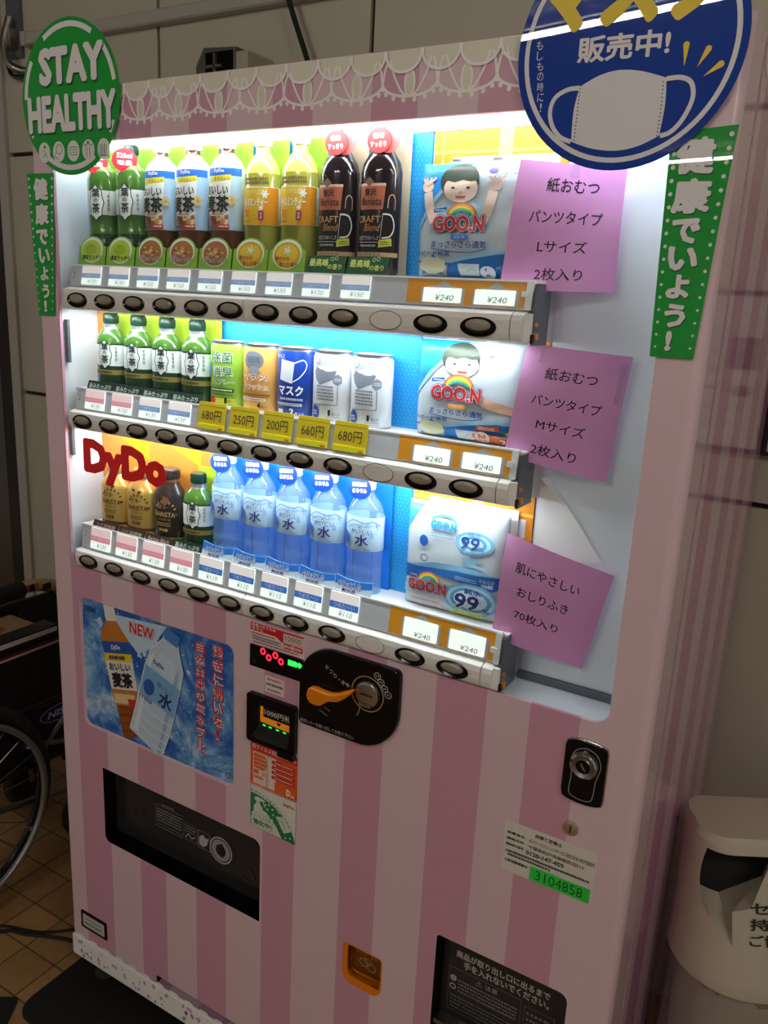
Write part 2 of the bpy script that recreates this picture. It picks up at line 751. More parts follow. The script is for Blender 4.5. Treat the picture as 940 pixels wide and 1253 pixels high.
# ------------------------------------------------------------------ the setting
floor = M()
tile_mat('brown_tiles', 0.104, -0.0681, -0.0104, (196, 150, 94), (168, 126, 78), (100, 82, 60), 0.022)
floor.box(-3.5, 3.5, -10.5, 1.5, FLOOR - .05, FLOOR, 'brown_tiles')
tag(floor.build('floor'), 'brown square tiled floor with dark grout', None, kind='structure')

# back wall: greige panels 656 x 720 mm with dark open joints, one object
wall = M()
WY = 0.70
wall.box(-1.055, 3.5, WY + .012, WY + .08, FLOOR, 2.72, 'joint')
xs = [-1.055 - .656 * 0 + .656 * i for i in range(8)]
xs = [-1.055] + [-.409 + .6555 * i for i in range(6)] + [3.5]
zs = [FLOOR, .445, 1.1635, 1.881, 2.6, 2.72]
G = .0055
for a, b in zip(xs, xs[1:]):
    for c, d in zip(zs, zs[1:]):
        wall.prism(rr(a + (G if a > -1.05 else 0), c + G, b - G, d - G, .002, 2), WY, WY + .02, 'wall_panel', bevel=.002)
tag(wall.build('wall_back'), 'greige panelled back wall with dark joints', None, kind='structure')
tr = M()
mat('trim_grey', (178, 174, 164), 0.4)
tr.box(-1.085, -1.043, WY - .012, WY + .06, FLOOR, 2.72, 'trim_grey')
tag(tr.build('trim_1'), 'pale vertical edge strip at the left end of the panelled wall', None, kind='structure')
wl = M()
noise_mat('brown_metal', (74, 64, 50), (88, 76, 58), 3.0, 0.35)
wl.box(-3.5, -1.16, WY + .0, WY + .08, FLOOR, 2.72, 'brown_metal')
wl.box(-1.17, -1.08, WY + .10, WY + .14, FLOOR, 2.72, 'black_matte')
for x in (-1.29, -1.6, -2.1):
    wl.box(x, x + .006, WY - .001, WY + .01, FLOOR, 2.72, 'joint')
tag(wl.build('wall_left'), 'dark brown smooth wall beyond the edge strip', None, kind='structure')
ce = M()
mat('ceiling_white', (150, 147, 140), 0.8)
ce.box(-3.5, 3.5, -10.5, WY + .08, 2.72, 2.78, 'ceiling_white')
tag(ce.build('ceiling'), 'plain ceiling carrying the tube lamps', None, kind='structure')
mat('tube_glow', (255, 248, 236), 0.5, emis=TUBE_GLOW)
for i, t in enumerate(TUBES):
    lp = thing('tube_lamp', ['slim fluorescent tube lamp on the ceiling nearest the machine', 'slim fluorescent tube lamp in the middle of the ceiling row', 'slim fluorescent tube lamp furthest from the machine', 'added slim tube lamp on the ceiling brightening the right side of the machine'][i], 'lamp', (t[0], t[1], 2.72), rotz=TUBE_ANG, local=True)
    h = M()
    h.prism([(-.020, 0), (.020, 0), (.010, -.045), (-.010, -.045)], -.62, .62, 'white_plastic', fn=lambda u, v, y: (y, u, v))
    for e in (-.598, .592):
        h.box(e, e + .006, -.012, .012, -.09, -.048, 'white_plastic')
    h.build('housing', lp)
    b = M()
    b.tube([(-.59, 0, -.075), (.59, 0, -.075)], .013, 'tube_glow')
    b.build('tube', lp)

# ------------------------------------------------------------------ the vending machine
VM = thing('vending_machine', 'pink striped drinks vending machine with a lit three shelf display window', 'vending machine', (0.578, 0.35, FLOOR))
X1, ZB, ZT = 1.156, 0.10, 1.83
# cabinet behind the door
c = M()
c.prism(rr(-.004, .055, X1 + .014, ZT - .003, .004, 2), .098, .69, 'pink_side')
c.box(.01, X1, .084, .10, .06, ZT - .01, 'black_matte')
d = c.on(lambda u, v, h: (X1 + .014 + h, u, v))      # lace print along the top of the side
d.rect(.100, 1.812, .688, 1.826, CUP)
for i in range(11):
    cx_ = .126 + .0543 * i
    d.h = .0002
    d.poly([(cx_ + .0262 * cos(a), 1.8125 - .018 * abs(sin(a))) for a in [pi + pi * q / 12 for q in range(13)]], CUP)
    d.h = .0005
    d.line([(cx_ + .0262 * cos(a), 1.8125 - .018 * abs(sin(a))) for a in [pi + pi * q / 12 for q in range(13)]], .003, LACE)
    d.line([(cx_ + .04 * cos(a), 1.790 - .0165 * abs(sin(a))) for a in [pi + pi * q / 12 for q in range(13)]] if i % 2 else [(cx_, 1.80), (cx_, 1.775)], .003, LACE)
c.build('cabinet', VM)
# door: outline with holes, rounded long edges
OPEN = rr(.0484, .983, 1.1138, 1.747, (.022, .022, .012, .012), 6)
SLOT_L = rr(.1145, .387, .5285, .559, (.014, .002, .016, .002), 5)
SLOT_R = rr(.890, .300, 1.107, .542, (.01, .01, .014, .006), 5)
CUPR = rr(.7142, .358, .794, .440, (.022, .022, .008, .008), 6)
POST = rr(.0690, .646, .4640, .921, .016, 5)
VENT = rr(.256, .0985, .760, .1205, .002, 2)
NOTE = rr(.5150, .7775, .5950, .8345, .004, 4)
HOLES = [OPEN, SLOT_L, SLOT_R, CUPR, POST, VENT, NOTE]
door = M()
out = rr(0, ZB, X1, ZT, .003, 2)
v, f = tess(out, HOLES)
door.add([(p[0], 0, p[1]) for p in v], f, 'pink_front')
prev = (out, 0.0)
for k in range(1, 6):
    a = .5 * pi * k / 5
    o2 = rr(-.014 * sin(a) * .6, ZB, X1 + .014 * sin(a), ZT + .0, .003, 2)
    y = .014 * (1 - cos(a))
    n = len(out)
    door.add([(p[0], prev[1], p[1]) for p in prev[0]] + [(p[0], y, p[1]) for p in o2], [(i, n + i, n + (i + 1) % n, (i + 1) % n) for i in range(n)], 'pink_front', True)
    prev = (o2, y)
n = len(out)
door.add([(p[0], prev[1], p[1]) for p in prev[0]] + [(p[0], .083, p[1]) for p in prev[0]], [(i, n + i, n + (i + 1) % n, (i + 1) % n) for i in range(n)], 'pink_side')
for h, dpt in zip(HOLES, (.006, .06, .06, .05, .004, .06, .012)):
    n = len(h)
    k = 'pink_front' if h in (OPEN, POST) else ('black_gloss' if h in (SLOT_L, SLOT_R, VENT, NOTE) else 'orange_plastic')
    door.add([(p[0], 0, p[1]) for p in h] + [(p[0], dpt, p[1]) for p in h], [(i, (i + 1) % n, n + (i + 1) % n, n + i) for i in range(n)], k)
# lace print along the top: cups over hanging fans
d = door.on(on_front(0))
JX = [.3959 + .0543 * i for i in range(-8, 15)]
for j in JX:
    if j > .0 and j + .0543 < X1 + .02:
        pts = [(j + .0008, 1.8292)] + [(j + .02715 + .0262 * cos(a), 1.8285 - .0262 * abs(sin(a)) ** .85) for a in [pi + pi * q / 14 for q in range(15)]] + [(j + .0543 - .0008, 1.8292)]
        pts = [(min(max(p[0], .001), X1 - .001), p[1]) for p in pts]
        d.h = .0002
        d.poly(pts, CUP)
d.h = .0003
for i in range(-6, 9):
    cx = .5132 + .0818 * i
    if cx < .03 or cx > X1 - .03:
        continue
    arc = [(cx + .0405 * cos(a), 1.790 - .0165 * abs(sin(a))) for a in [pi + pi * q / 16 for q in range(17)]]
    off = (i % 2) * .00004
    d.h = .0003 + off
    d.line(arc, .0034, LACE)
    for q in range(1, 16, 2):
        a = pi + pi * q / 16
        d.h = .00032 + off + .00001 * (q % 4)
        d.ell(cx + .0425 * cos(a), 1.7885 - .0192 * abs(sin(a)), .0031, .0036, LACE, 10)
    d.h = .00044 + off
    d.ell(cx, 1.7895, .0062, .0150, CUP, 18)
    d.ring(cx, 1.7895, .0072, .0158, .0028, LACE, 22)
    for sg in (-1, 1):
        d.line(smooth_path([(cx + sg * .030, 1.818), (cx + sg * .024, 1.800), (cx + sg * .012, 1.780), (cx + sg * .003, 1.7745)], 5), .0030, LACE)
        d.line(smooth_path([(cx + sg * .034, 1.818), (cx + sg * .0385, 1.803), (cx + sg * .0405, 1.790)], 5), .0032, LACE)
d.h = .0012
for j in JX:
    if j > .0 and j < X1:
        arc = [(j + .02715 + .0268 * cos(a), 1.8285 - .0262 * abs(sin(a)) ** .85) for a in [pi + pi * q / 14 for q in range(15)]]
        arc = [(min(max(p[0], .0005), X1 - .0005), p[1]) for p in arc]
        if max(p[0] for p in arc) - min(p[0] for p in arc) > .04:
            d.line(arc, .0036, LACE)
# lace print along the lower edge
d.h = .0002
for i in range(28):
    x = .02 + .041 * i
    d.ell(x, .1015, .012, .0035, LACE, 14)
door.build('door', VM)

# kick strip below the door, white with a fine pink lace print
k = M()
k.prism(rr(-.006, .046, 1.164, .0975, .003, 2), -.004, .07, LACE, bevel=.002)
d = k.on(on_front(-.004))
rnd = random.Random(4)
for i in range(150):
    x, z = rnd.uniform(.004, 1.15), rnd.uniform(.054, .092)
    r = rnd.uniform(.0016, .0042)
    d.h = .0002
    d.ell(x, z, r, r * rnd.uniform(1, 1.7), (206, 160, 174) if i % 4 else (190, 150, 160), 9)
k.build('kick_strip', VM, 'white kick strip with a fine pink lace print')
for (fx, fy) in ((.045, .045), (1.10, .045), (.045, .60), (1.10, .60)):
    ft = M()
    ft.lathe([(-.002, .026, 'steel'), (.006, .026, 'steel'), (.012, .010, 'steel'), (.085, .010, 'steel')], 16, (fx, fy, FLOOR + .002))
    ft.build('foot', VM)
v = M()
v.box(.25, .77, .055, .07, .05, .13, 'black_matte')
v.box(.256, .76, .030, .034, .0975, .108, 'grey_plate')
v.build('vent_slot', VM)

# ---- display recess: liner, coloured back panels
ln = M()
L0, L1, D = .040, 1.122, .0795
ln.add([(L0, .006, .975), (L0, .006, 1.772), (.0600, D, 1.772), (.0600, D, .975)], [(0, 3, 2, 1)], 'liner_white')
ln.add([(L1, .006, .975), (L1, .006, 1.772), (L1 - .014, D, 1.772), (L1 - .014, D, .975)], [(0, 1, 2, 3)], 'liner_white')
ln.add([(L0, .004, 1.768), (L1, .004, 1.768), (L1, D, 1.768), (L0, D, 1.768)], [(0, 3, 2, 1)], 'liner_white')
ln.add([(L0, .004, .980), (L1, .004, .980), (L1, D, .980), (L0, D, .980)], [(0, 1, 2, 3)], 'liner_white')
ln.add([(L0, D, .975), (L1, D, .975), (L1, D, 1.772), (L0, D, 1.772)], [(0, 1, 2, 3)], 'liner_white')
for z0, z1 in ((1.374, 1.452), (1.20, 1.275)):
    ln.box(.0475, .0555, .010, .016, z0, z1, 'grey_plate')
ln.build('display_liner', VM)
sil = M()
sil.box(.955, 1.108, .070, .0785, .981, .991, 'grey_plate')
sil.build('sill_gasket', VM)
HEX = (58, 176, 232)
mat('panel_blue', (30, 150, 224), 0.45)
mat('panel_orange', (232, 142, 22), 0.45)
mat('panel_yellow', (218, 138, 50), 0.45)


def back_panel(name, x0, x1, z0, z1, col, deco):
    p = M()
    p.box(x0, x1, .0755, .0785, z0, z1, col)
    deco(p.on(on_front(.0755)), x0, x1, z0, z1)
    p.build(name, VM)


def hexdots(d, x0, x1, z0, z1):
    vs, fs = [], []
    r = .0017
    j = 0
    z = z0 + .004
    while z < z1 - .003:
        x = x0 + .004 + (.0035 if j % 2 else 0)
        while x < x1 - .003:
            b = len(vs)
            vs += [(x + r * cos(pi / 6 + pi / 3 * q), z + r * sin(pi / 6 + pi / 3 * q)) for q in range(6)]
            fs.append(tuple(range(b, b + 6)))
            x += .007
        z += .006
        j += 1
    d.put(vs, fs, HEX)


def orange_grid(d, x0, x1, z0, z1):
    for z in (z0 + .05, z0 + .09, z1 - .03, z1 - .075):
        d.rect(x0, z, x1, z + .005, (250, 200, 80))
    d.rect(x0 + .012, z0, x0 + .016, z1, (250, 200, 80))
    d.rect((x0 + x1) / 2, z0, (x0 + x1) / 2 + .02, z1, (248, 206, 110))
    d.rect(x0 + .030, z1 - .062, x1 - .01, z1 - .034, (222, 226, 232))


for (z0, z1) in ((1.548, 1.744), (1.3275, 1.472), (1.064, 1.255)):
    if z0 > 1.5:
        back_panel('back_panel', .0605, .757, z0, z1, 'panel_blue', lambda d, a, b, c_, e: (d.rect(a, c_, a + .012, e, (18, 84, 160)), hexdots(d, a + .6, b, c_, e)))
    elif z0 > 1.2:
        back_panel('back_panel', .0605, .345, z0, z1, 'panel_yellow', lambda d, a, b, c_, e: d.poly([(a, c_), (a + .02, c_), (a + .07, e), (a, e)], (234, 150, 60)))
        back_panel('back_panel', .345, .757, z0, z1, 'panel_blue', lambda d, a, b, c_, e: hexdots(d, a + .05, b, c_, e))
    else:
        back_panel('back_panel', .0605, .349, z0, z1, 'panel_yellow', lambda d, a, b, c_, e: (d.poly([(a + .01, e), (a + .13, e - .055), (a + .13, e)], (236, 164, 10)), d.poly([(a + .135, e), (a + .26, e), (a + .26, e - .05)], (240, 172, 24))))
        back_panel('back_panel', .349, .757, z0, z1, 'panel_blue', lambda d, a, b, c_, e: hexdots(d, a + .2, b, c_, e))
    back_panel('back_panel', .7605, .955, z0, z1, 'panel_orange', orange_grid)
# loose white sheet lining the right-hand part
sh = M()
sh.add([(.957, .0772, .992), (1.106, .0772, .992), (1.106, .0772, 1.764), (.957, .0772, 1.764)], [(0, 1, 2, 3)], 'liner_white')
sh.add([(.960, .0765, 1.285), (.975, .070, 1.290), (1.06, .0765, 1.18), (.960, .0765, 1.16)], [(0, 3, 2, 1)], 'white_plastic')
sh.build('lining_sheet', VM)
# LED bar at the top of the window
lb = M()
lb.box(.06, 1.10, .006, .028, 1.7615, 1.7675, 'white_plastic')
lb.box(.0605, .955, .0745, .0785, 1.7445, 1.767, 'white_plastic')
for i in range(14):
    x = .09 + .0765 * i
    lb.lathe([(0, .005, 'led_white'), (.0025, .004, 'led_white')], 10, (x, .020, 1.7590))
lb.build('led_bar', VM)

# ---- shelves with button rails, price strips
ROWS = [dict(b=1.488, r0=1.4705, r1=1.5085, s0=1.5125, s1=1.548, shelf=1.5495),
        dict(b=1.271, r0=1.2545, r1=1.2885, s0=1.2915, s1=1.3300, shelf=1.3285),
        dict(b=1.001, r0=.9845, r1=1.0185, s0=1.0225, s1=1.0675, shelf=1.0655)]


def rail_profile(r0, r1):
    return [(-.003, r0 + .006), (-.0045, r0 + .012), (-.0045, r1 - .010), (-.002, r1 - .003), (.004, r1), (.014, r1 + .003), (.052, r1 + .003), (.052, r0), (.004, r0), (-.001, r0 + .002)]


but = None
for ri, R in enumerate(ROWS):
    sf = M()
    sf.box(.0605, .956, .018, .0755, R['shelf'] - .004, R['shelf'], 'white_plastic')
    sf.build('shelf', VM)
    rl = M()
    prof = rail_profile(R['r0'], R['r1'])
    def yz(u, v, y):
        return (y, u, v)
    for a, b in ((.066, .4840), (.4856, .9268), (.9284, .9445)):
        rl.prism(prof, a, b, 'rail_plastic', fn=yz)
    rl.box(.9445, .955, .000, .05, R['r0'] + .002, R['r1'], 'white_plastic')
    rl.box(.954, .9565, .004, .056, R['r0'] - .002, R['s1'] - .004, 'grey_plate')
    rl.box(.9565, .962, .004, .010, R['r0'] + .006, R['r0'] + .014, ORG)
    rl.box(.9565, .960, .006, .011, R['r0'] + .022, R['r0'] + .027, ORG)
    rl.box(.955, .9585, -.001, .004, R['r0'] + .001, R['r0'] + .012, 'black_matte')
    rl.box(.0575, .066, .002, .03, R['r0'] + .012, R['r1'] - .002, 'rail_plastic')
    rl.box(.048, .0575, .012, .024, R['r1'] - .012, R['r1'] - .005, 'grey_plate')
    rail = rl.build('button_rail', VM)
    for i in range(12):
        bx = .1037 + .0709 * i
        if i == 9:
            p = M()
            p.prism(ellipse(bx, R['b'] + .0005, .0250, .0122, 28), -.0055, -.004, 'rail_plastic', bevel=.0006)
            dd = p.on(on_front(-.0047))
            dd.ring(bx, R['b'] + .0005, .0258, .0130, .0010, (70, 66, 60))
            p.build('blank_cover', rail)
            continue
        if but is None:
            p = M()
            n = 32
            rings = []
            for (fx, fz, y, dz) in ((.0258, .0128, -.0040, 0), (.0258, .0128, -.0062, 0), (.0240, .0115, -.0070, 0), (.0205, .0092, -.0050, .001)):
                rings.append([(fx * cos(2 * pi * q / n), y, fz * sin(2 * pi * q / n) + dz) for q in range(n)])
            p.loft(rings, 'black_gloss', cap0=False, cap1=True)
            rings = []
            for (fx, fz, y, dz) in ((.0180, .0078, -.0050, .0022), (.0178, .0076, -.0072, .0026), (.0150, .0060, -.0086, .0028), (.008, .0030, -.0092, .0028)):
                rings.append([(fx * cos(2 * pi * q / n), y, fz * sin(2 * pi * q / n) + dz) for q in range(n)])
            mat('button_cap', (150, 142, 124), 0.25, coat=0.4)
            p.loft(rings, 'button_cap', cap0=False, cap1=True)
            but = p.build('button', rail, org=(0, 0, 0))
            b = but
        else:
            b = but.copy()
            COL.objects.link(b)
            b.parent = rail
        b.location = Vector((bx, 0, R['b'])) - Vector(VM['_org'])
    # price strip, leaning back a little
    ps = M()
    s0, s1 = R['s0'], R['s1']
    lean = .006
    def onstrip(u, v, h, s0=s0, s1=s1):
        return (u, .0085 + lean * (v - s0) / (s1 - s0) - h, v)
    def pstrip(u, v, y, s0=s0, s1=s1):
        return (u, .0085 + lean * (v - s0) / (s1 - s0) + y, v)
    ps.prism(rr(.0700, s0, .949, s1, .002, 2), 0, .004, 'strip_grey', fn=pstrip)
    ps.prism(rr(.0700, s1 - .0012, .949, s1 + .0012, .0006, 2), -.0012, .004, 'white_plastic', fn=pstrip)
    ps.prism(rr(.9405, s0, .950, s1, .002, 2), -.003, .004, 'white_plastic', fn=pstrip)
    ps.prism(rr(.935, s0 + .016, .945, s0 + .023, .001, 2), -.0045, 0, 'white_plastic', fn=pstrip)
    dd = ps.on(onstrip)
    dd.rrect(.0735, s1 - .022, .0805, s1 - .012, .001, (120, 120, 124))
    dd.rrect(.0730, s1 - .021, .0790, s1 - .013, .001, (214, 214, 214))
    ox = .765
    dd.rect(ox, s0 + .002, .939, s1 - .002, (238, 158, 24))
    for w0 in (.7875, .8650):
        dd.poly([(w0, s0 + .003), (w0 + .066, s0 + .003), (w0 + .066, s1 - .013), (w0 + .045, s1 - .010), (w0 + .033, s1 - .003), (w0 + .021, s1 - .010), (w0, s1 - .013)], (186, 184, 182))
    strip = ps.build('price_strip', VM)
    glow = (236, 246, 238, .75)
    for i in range(11):
        cd = M()
        if i >= 9:
            w0 = .7915 + (.0772 if i == 10 else 0)
            cd.prism(rr(w0, s0 + .004, w0 + .0570, s1 - .0125, .001, 2), -.002, -.0004, glow, fn=pstrip)
            q = cd.on(lambda u, v, h: pstrip(u, v, -.002 - h))
            q.text('¥240', (w0 + .018, s0 + .0065, w0 + .046, s0 + .0145), (96, 104, 96), shear=.2)
            cd.build('price_card', strip)
            continue
        if ri == 1 and i >= 4:
            x = .3785 + .0687 * (i - 4)
            z0, z1 = s0 + .002, s1 + .007
            mat('yellow_tag', (226, 198, 10), 0.45)
            cd.prism(rr(x, z0, x + .0588, z1, .001, 2), -.0045, -.0025, 'yellow_tag', fn=pstrip)
            cd.prism(rr(x, z0, x + .0588, z0 + .008, .001, 2), -.0062, -.0045, (250, 238, 20), fn=pstrip)
            q = cd.on(lambda u, v, h: pstrip(u, v, -.0045 - h))
            q.line([(x, z1 - .006), (x + .0588, z1 - .006)], .0006, (120, 100, 0))
            q.text(['680円', '250円', '200円', '660円', '680円'][i - 4], (x + .008, z0 + .014, x + .050, z0 + .031), (64, 46, 10))
            q.h += .0018
            q.rect(x + .047, z0 + .001, x + .056, z0 + .004, (214, 120, 30))
            cd.build('price_tag', strip, 'yellow clip-on price tag')
            continue
        x = [.1012, .0966, .0962][ri] + [.0694, .0702, .0699][ri] * i
        w = [.0485, .0510, .0540][ri]
        hot = (ri == 1 and i < 2) or (ri == 2 and i < 4)
        z0, z1 = s0 + .003, s1 - .0015
        cd.prism(rr(x, z0, x + w, z1, .0008, 2), -.002, -.0004, glow, fn=pstrip)
        q = cd.on(lambda u, v, h: pstrip(u, v, -.002 - h))
        H = z1 - z0
        q.rect(x, z0 + H * .62, x + w, z1, (246, 236, 232, .35) if not hot else (250, 214, 216, .35))
        q.rect(x, z0 + H * .36, x + w, z0 + H * .62, ((250, 160, 176, .25) if hot else [(150, 180, 226, .25), (134, 170, 222, .25), (60, 124, 214, .2)][ri]))
        q.text('あったか〜い' if hot else 'つめた〜い', (x + .007, z0 + H * .40, x + w - .007, z0 + H * .59), (250, 248, 250))
        q.text(['¥150', '¥130', '¥130' if hot else '¥110'][ri], (x + w * .32, z0 + H * .08, x + w * .80, z0 + H * .30), (120, 130, 122), shear=.2)
        cd.build('price_card', strip)

# ---- the window pane with the red brand letters
gl = M()
for x0, x1, z0, z1 in ((.0490, .9572, 1.5120, 1.7465), (.0490, .9572, 1.2920, 1.4700), (.0490, .9572, 1.0220, 1.2540)):
    gl.prism(rr(x0, z0, x1, z1, .003, 2), -.0012, -.0004, 'display_glass')
gl.prism(rr(.9580, .9835, 1.1133, 1.7465, (.003, .022, .012, .003), 6), -.0012, -.0004, 'display_glass')
pane = gl.build('window_pane', VM)
mat('red_film', (252, 32, 36), 0.35)
_nt = MATS['red_film'].node_tree
_t = _nt.nodes.new('ShaderNodeBsdfTranslucent')
_t.inputs[0].default_value = lin((240, 36, 40))
_x = _nt.nodes.new('ShaderNodeMixShader')
_x.inputs[0].default_value = .08
_nt.links.new(_nt.nodes['Principled BSDF'].outputs[0], _x.inputs[1])
_nt.links.new(_t.outputs[0], _x.inputs[2])
_nt.links.new(_x.outputs[0], _nt.nodes['Material Output'].inputs[0])
bl = M()
bl.on(on_front(-.0012)).text('DyDo', (.0985, 1.159, .312, 1.2415), 'red_film', bold=.07)
bl.build('brand_lettering', VM, 'large red brand lettering on the glass')

# ------------------------------------------------------------------ lower half of the door
# advertising panel
def water_mat(key):
    m = bpy.data.materials.new(key)
    m.use_nodes = True
    nt = m.node_tree
    b = nt.nodes['Principled BSDF']
    tc = nt.nodes.new('ShaderNodeTexCoord')
    n = nt.nodes.new('ShaderNodeTexNoise')
    n.inputs['Scale'].default_value = 7
    n.inputs['Detail'].default_value = 9
    n.inputs['Roughness'].default_value = .68
    n.inputs['Distortion'].default_value = 1.2
    cr = nt.nodes.new('ShaderNodeValToRGB')
    e = cr.color_ramp.elements
    e[0].position, e[0].color = .30, lin((24, 78, 168))
    e[1].position, e[1].color = .66, lin((214, 232, 246))
    q = e.new(.44)
    q.color = lin((38, 104, 192))
    q = e.new(.53)
    q.color = lin((110, 168, 222))
    nt.links.new(tc.outputs['Object'], n.inputs['Vector'])
    nt.links.new(n.outputs['Fac'], cr.inputs[0])
    nt.links.new(cr.outputs[0], b.inputs['Base Color'])
    b.inputs['Roughness'].default_value = .25
    b.inputs['Coat Weight'].default_value = .5
    MATS[key] = m


water_mat('splash_print')
p = M()
p.prism(rr(.0700, .647, .4630, .920, .015, 5), .0028, .0038, 'splash_print')
p.add([(q[0], -.0012, q[1]) for q in rr(.0670, .644, .4660, .923, .018, 5)] + [(q[0], .0028, q[1]) for q in rr(.0705, .6475, .4625, .9195, .0145, 5)],
      [(i, (i + 1) % 24, 24 + (i + 1) % 24, 24 + i) for i in range(24)], PINK, True)
d = p.on(on_front(.0028))


def pl(pts):
    """poster points measured on the sheet"""
    return pts


# white spray behind the bottles
rnd = random.Random(11)
for i in range(150):
    u = rnd.gauss(.255, .085)
    z = rnd.uniform(.66, .91)
    if .078 < u < .452:
        d.h = .0002
        d.ell(u, z, rnd.uniform(.0006, .0022), rnd.uniform(.0006, .0022), (226, 238, 248), 6)
d.h = .0003
d.poly([(.155, .905), (.30, .915), (.262, .862), (.225, .84), (.20, .86)], (196, 220, 240))
for i in range(70):
    u, z = rnd.gauss(.25, .07), rnd.uniform(.67, .90)
    if .085 < u < .40:
        d.h = .00012
        rr_ = rnd.uniform(.003, .010)
        d.poly([(u + rr_ * rnd.uniform(.4, 1.3) * cos(a), z + rr_ * rnd.uniform(.4, 1.3) * sin(a)) for a in [2 * pi * k / 9 for k in range(9)]], ((150, 196, 232), (186, 214, 240), (120, 176, 224))[i % 3])
# barley tea bottle, leaning
T0 = d.h
d.place(.181, .765, radians(12.5))
d.poly([(-.028, -.118), (.030, -.104), (.036, .02), (.041, .085), (.034, .108), (.017, .128), (-.017, .128), (-.034, .108), (-.041, .085), (-.036, .02)], (150, 76, 22))
d.poly([(-.040, .086), (.040, .086), (.033, .108), (.016, .128), (-.016, .128), (-.033, .108)], (196, 118, 40))
d.poly([(-.015, .128), (.015, .128), (.0155, .137), (.015, .160), (-.015, .160), (-.0155, .137)], (232, 234, 236))
d.poly([(-.039, .062), (.039, .062), (.041, .086), (-.041, .086)], (30, 84, 170))
d.poly([(-.039, .046), (.039, .046), (.039, .062), (-.039, .062)], (236, 206, 40))
d.poly([(-.037, -.012), (.037, -.012), (.039, .046), (-.039, .046)], (232, 230, 224))
d.poly([(-.035, -.045), (.035, -.045), (.037, -.012), (-.037, -.012)], (196, 128, 60))
for i in range(9):
    a = rnd.uniform(-.03, .03)
    d.poly([(a - .008, -.042), (a + .006, -.040), (a + .008, -.022), (a - .006, -.020)], (238, 206, 150))
d.poly([(.006, -.046), (.034, -.046), (.034, -.030), (.006, -.030)], (206, 44, 40))
d.text('おいしい', (-.030, .027, .030, .043), (28, 26, 26), bold=.03)
d.text('麦茶', (-.028, -.008, .030, .024), (24, 22, 22), bold=.045)
d.text('DyDo', (-.013, .068, .013, .080), (240, 244, 250), bold=.03)
d.tiny((-.024, .048, .024, .060), (60, 60, 110), 1, 3)
for i, z in enumerate((-.066, -.082, -.098)):
    d.line([(-.029, z), (.031, z + .003)], .0018, (116, 56, 14))
# water bottle, leaning the other way
d.place(.277, .765, radians(-15.5))
wb = [(-.052, -.105), (.040, -.118), (.047, -.05), (.047, .05), (.045, .085), (.026, .118), (.020, .132), (-.014, .136), (-.020, .122), (-.040, .09), (-.047, .05), (-.049, -.05)]
d.poly(wb, (196, 216, 234))
d.poly([(-.044, -.10), (-.030, -.103), (-.034, .05), (-.030, .09), (-.040, .075)], (228, 238, 246))
d.poly([(.026, -.112), (.034, -.113), (.038, .05), (.034, .09), (.028, .06)], (150, 186, 220))
d.line(wb + wb[:1], .0022, (236, 244, 250))
d.poly([(-.016, .128), (.020, .126), (.022, .150), (-.016, .152)], (70, 130, 200))
d.poly([(-.047, -.012), (.047, -.018), (.047, .048), (-.045, .052)], (126, 178, 222))
d.poly([(-.030, .058), (.030, .056), (.026, .092), (-.018, .094)], (206, 224, 240))
for z in (-.034, -.056, -.078, -.098):
    d.line([(-.048, z), (0, z - .007), (.045, z - .004)], .0026, (226, 238, 246))
d.text('水', (.002, -.012, .038, .022), (30, 52, 120), bold=.03)
d.text('おいしい', (-.008, .024, .034, .036), (60, 96, 160))
d.ell(-.026, .010, .014, .017, (40, 96, 180), 16)
d.text('miu', (-.044, -.022, -.012, -.010), (36, 84, 170))
d.text('DyDo', (-.028, .062, .000, .074), (40, 90, 170), bold=.03)
d.xf = None
d.text('NEW', (.2065, .8795, .272, .906), (240, 240, 244), bold=.09)
d.text('NEW', (.2075, .8805, .271, .905), (204, 28, 40), bold=.03)
d.text('DyDo', (.082, .894, .110, .908), (24, 52, 120), bold=.05)
for dx, s_, (u0, z0, u1, z1) in ((0, '渇きに潤いを!', (.413, .722, .440, .914)), (0, '自然由来のミネラル。', (.372, .668, .397, .910))):
    n = len(s_)
    step = (z1 - z0) / n
    for j, ch in enumerate(s_):
        zt = z1 - step * j
        if ch == '。':
            bx_ = (u0 + .016, zt - step * .45, u1 - .003, zt - step * .05)
        elif ch == '!':
            bx_ = (u0 + .009, zt - step * .98, u1 - .010, zt - step * .06)
        else:
            bx_ = (u0, zt - step * .98, u1, zt - step * .04)
        d.h = .0012
        d.text(ch, bx_, (238, 238, 244), bold=.07)
        d.h = .0014
        d.text(ch, bx_, (200, 26, 38), bold=.02)
d.ring(.4505, .664, .0055, .0055, .0012, (20, 40, 90), 16)
d.tiny((.408, .664, .438, .667), (20, 40, 90), 1, 5)
p.build('advert_panel', VM, 'blue advert panel with a tea bottle and a water bottle')

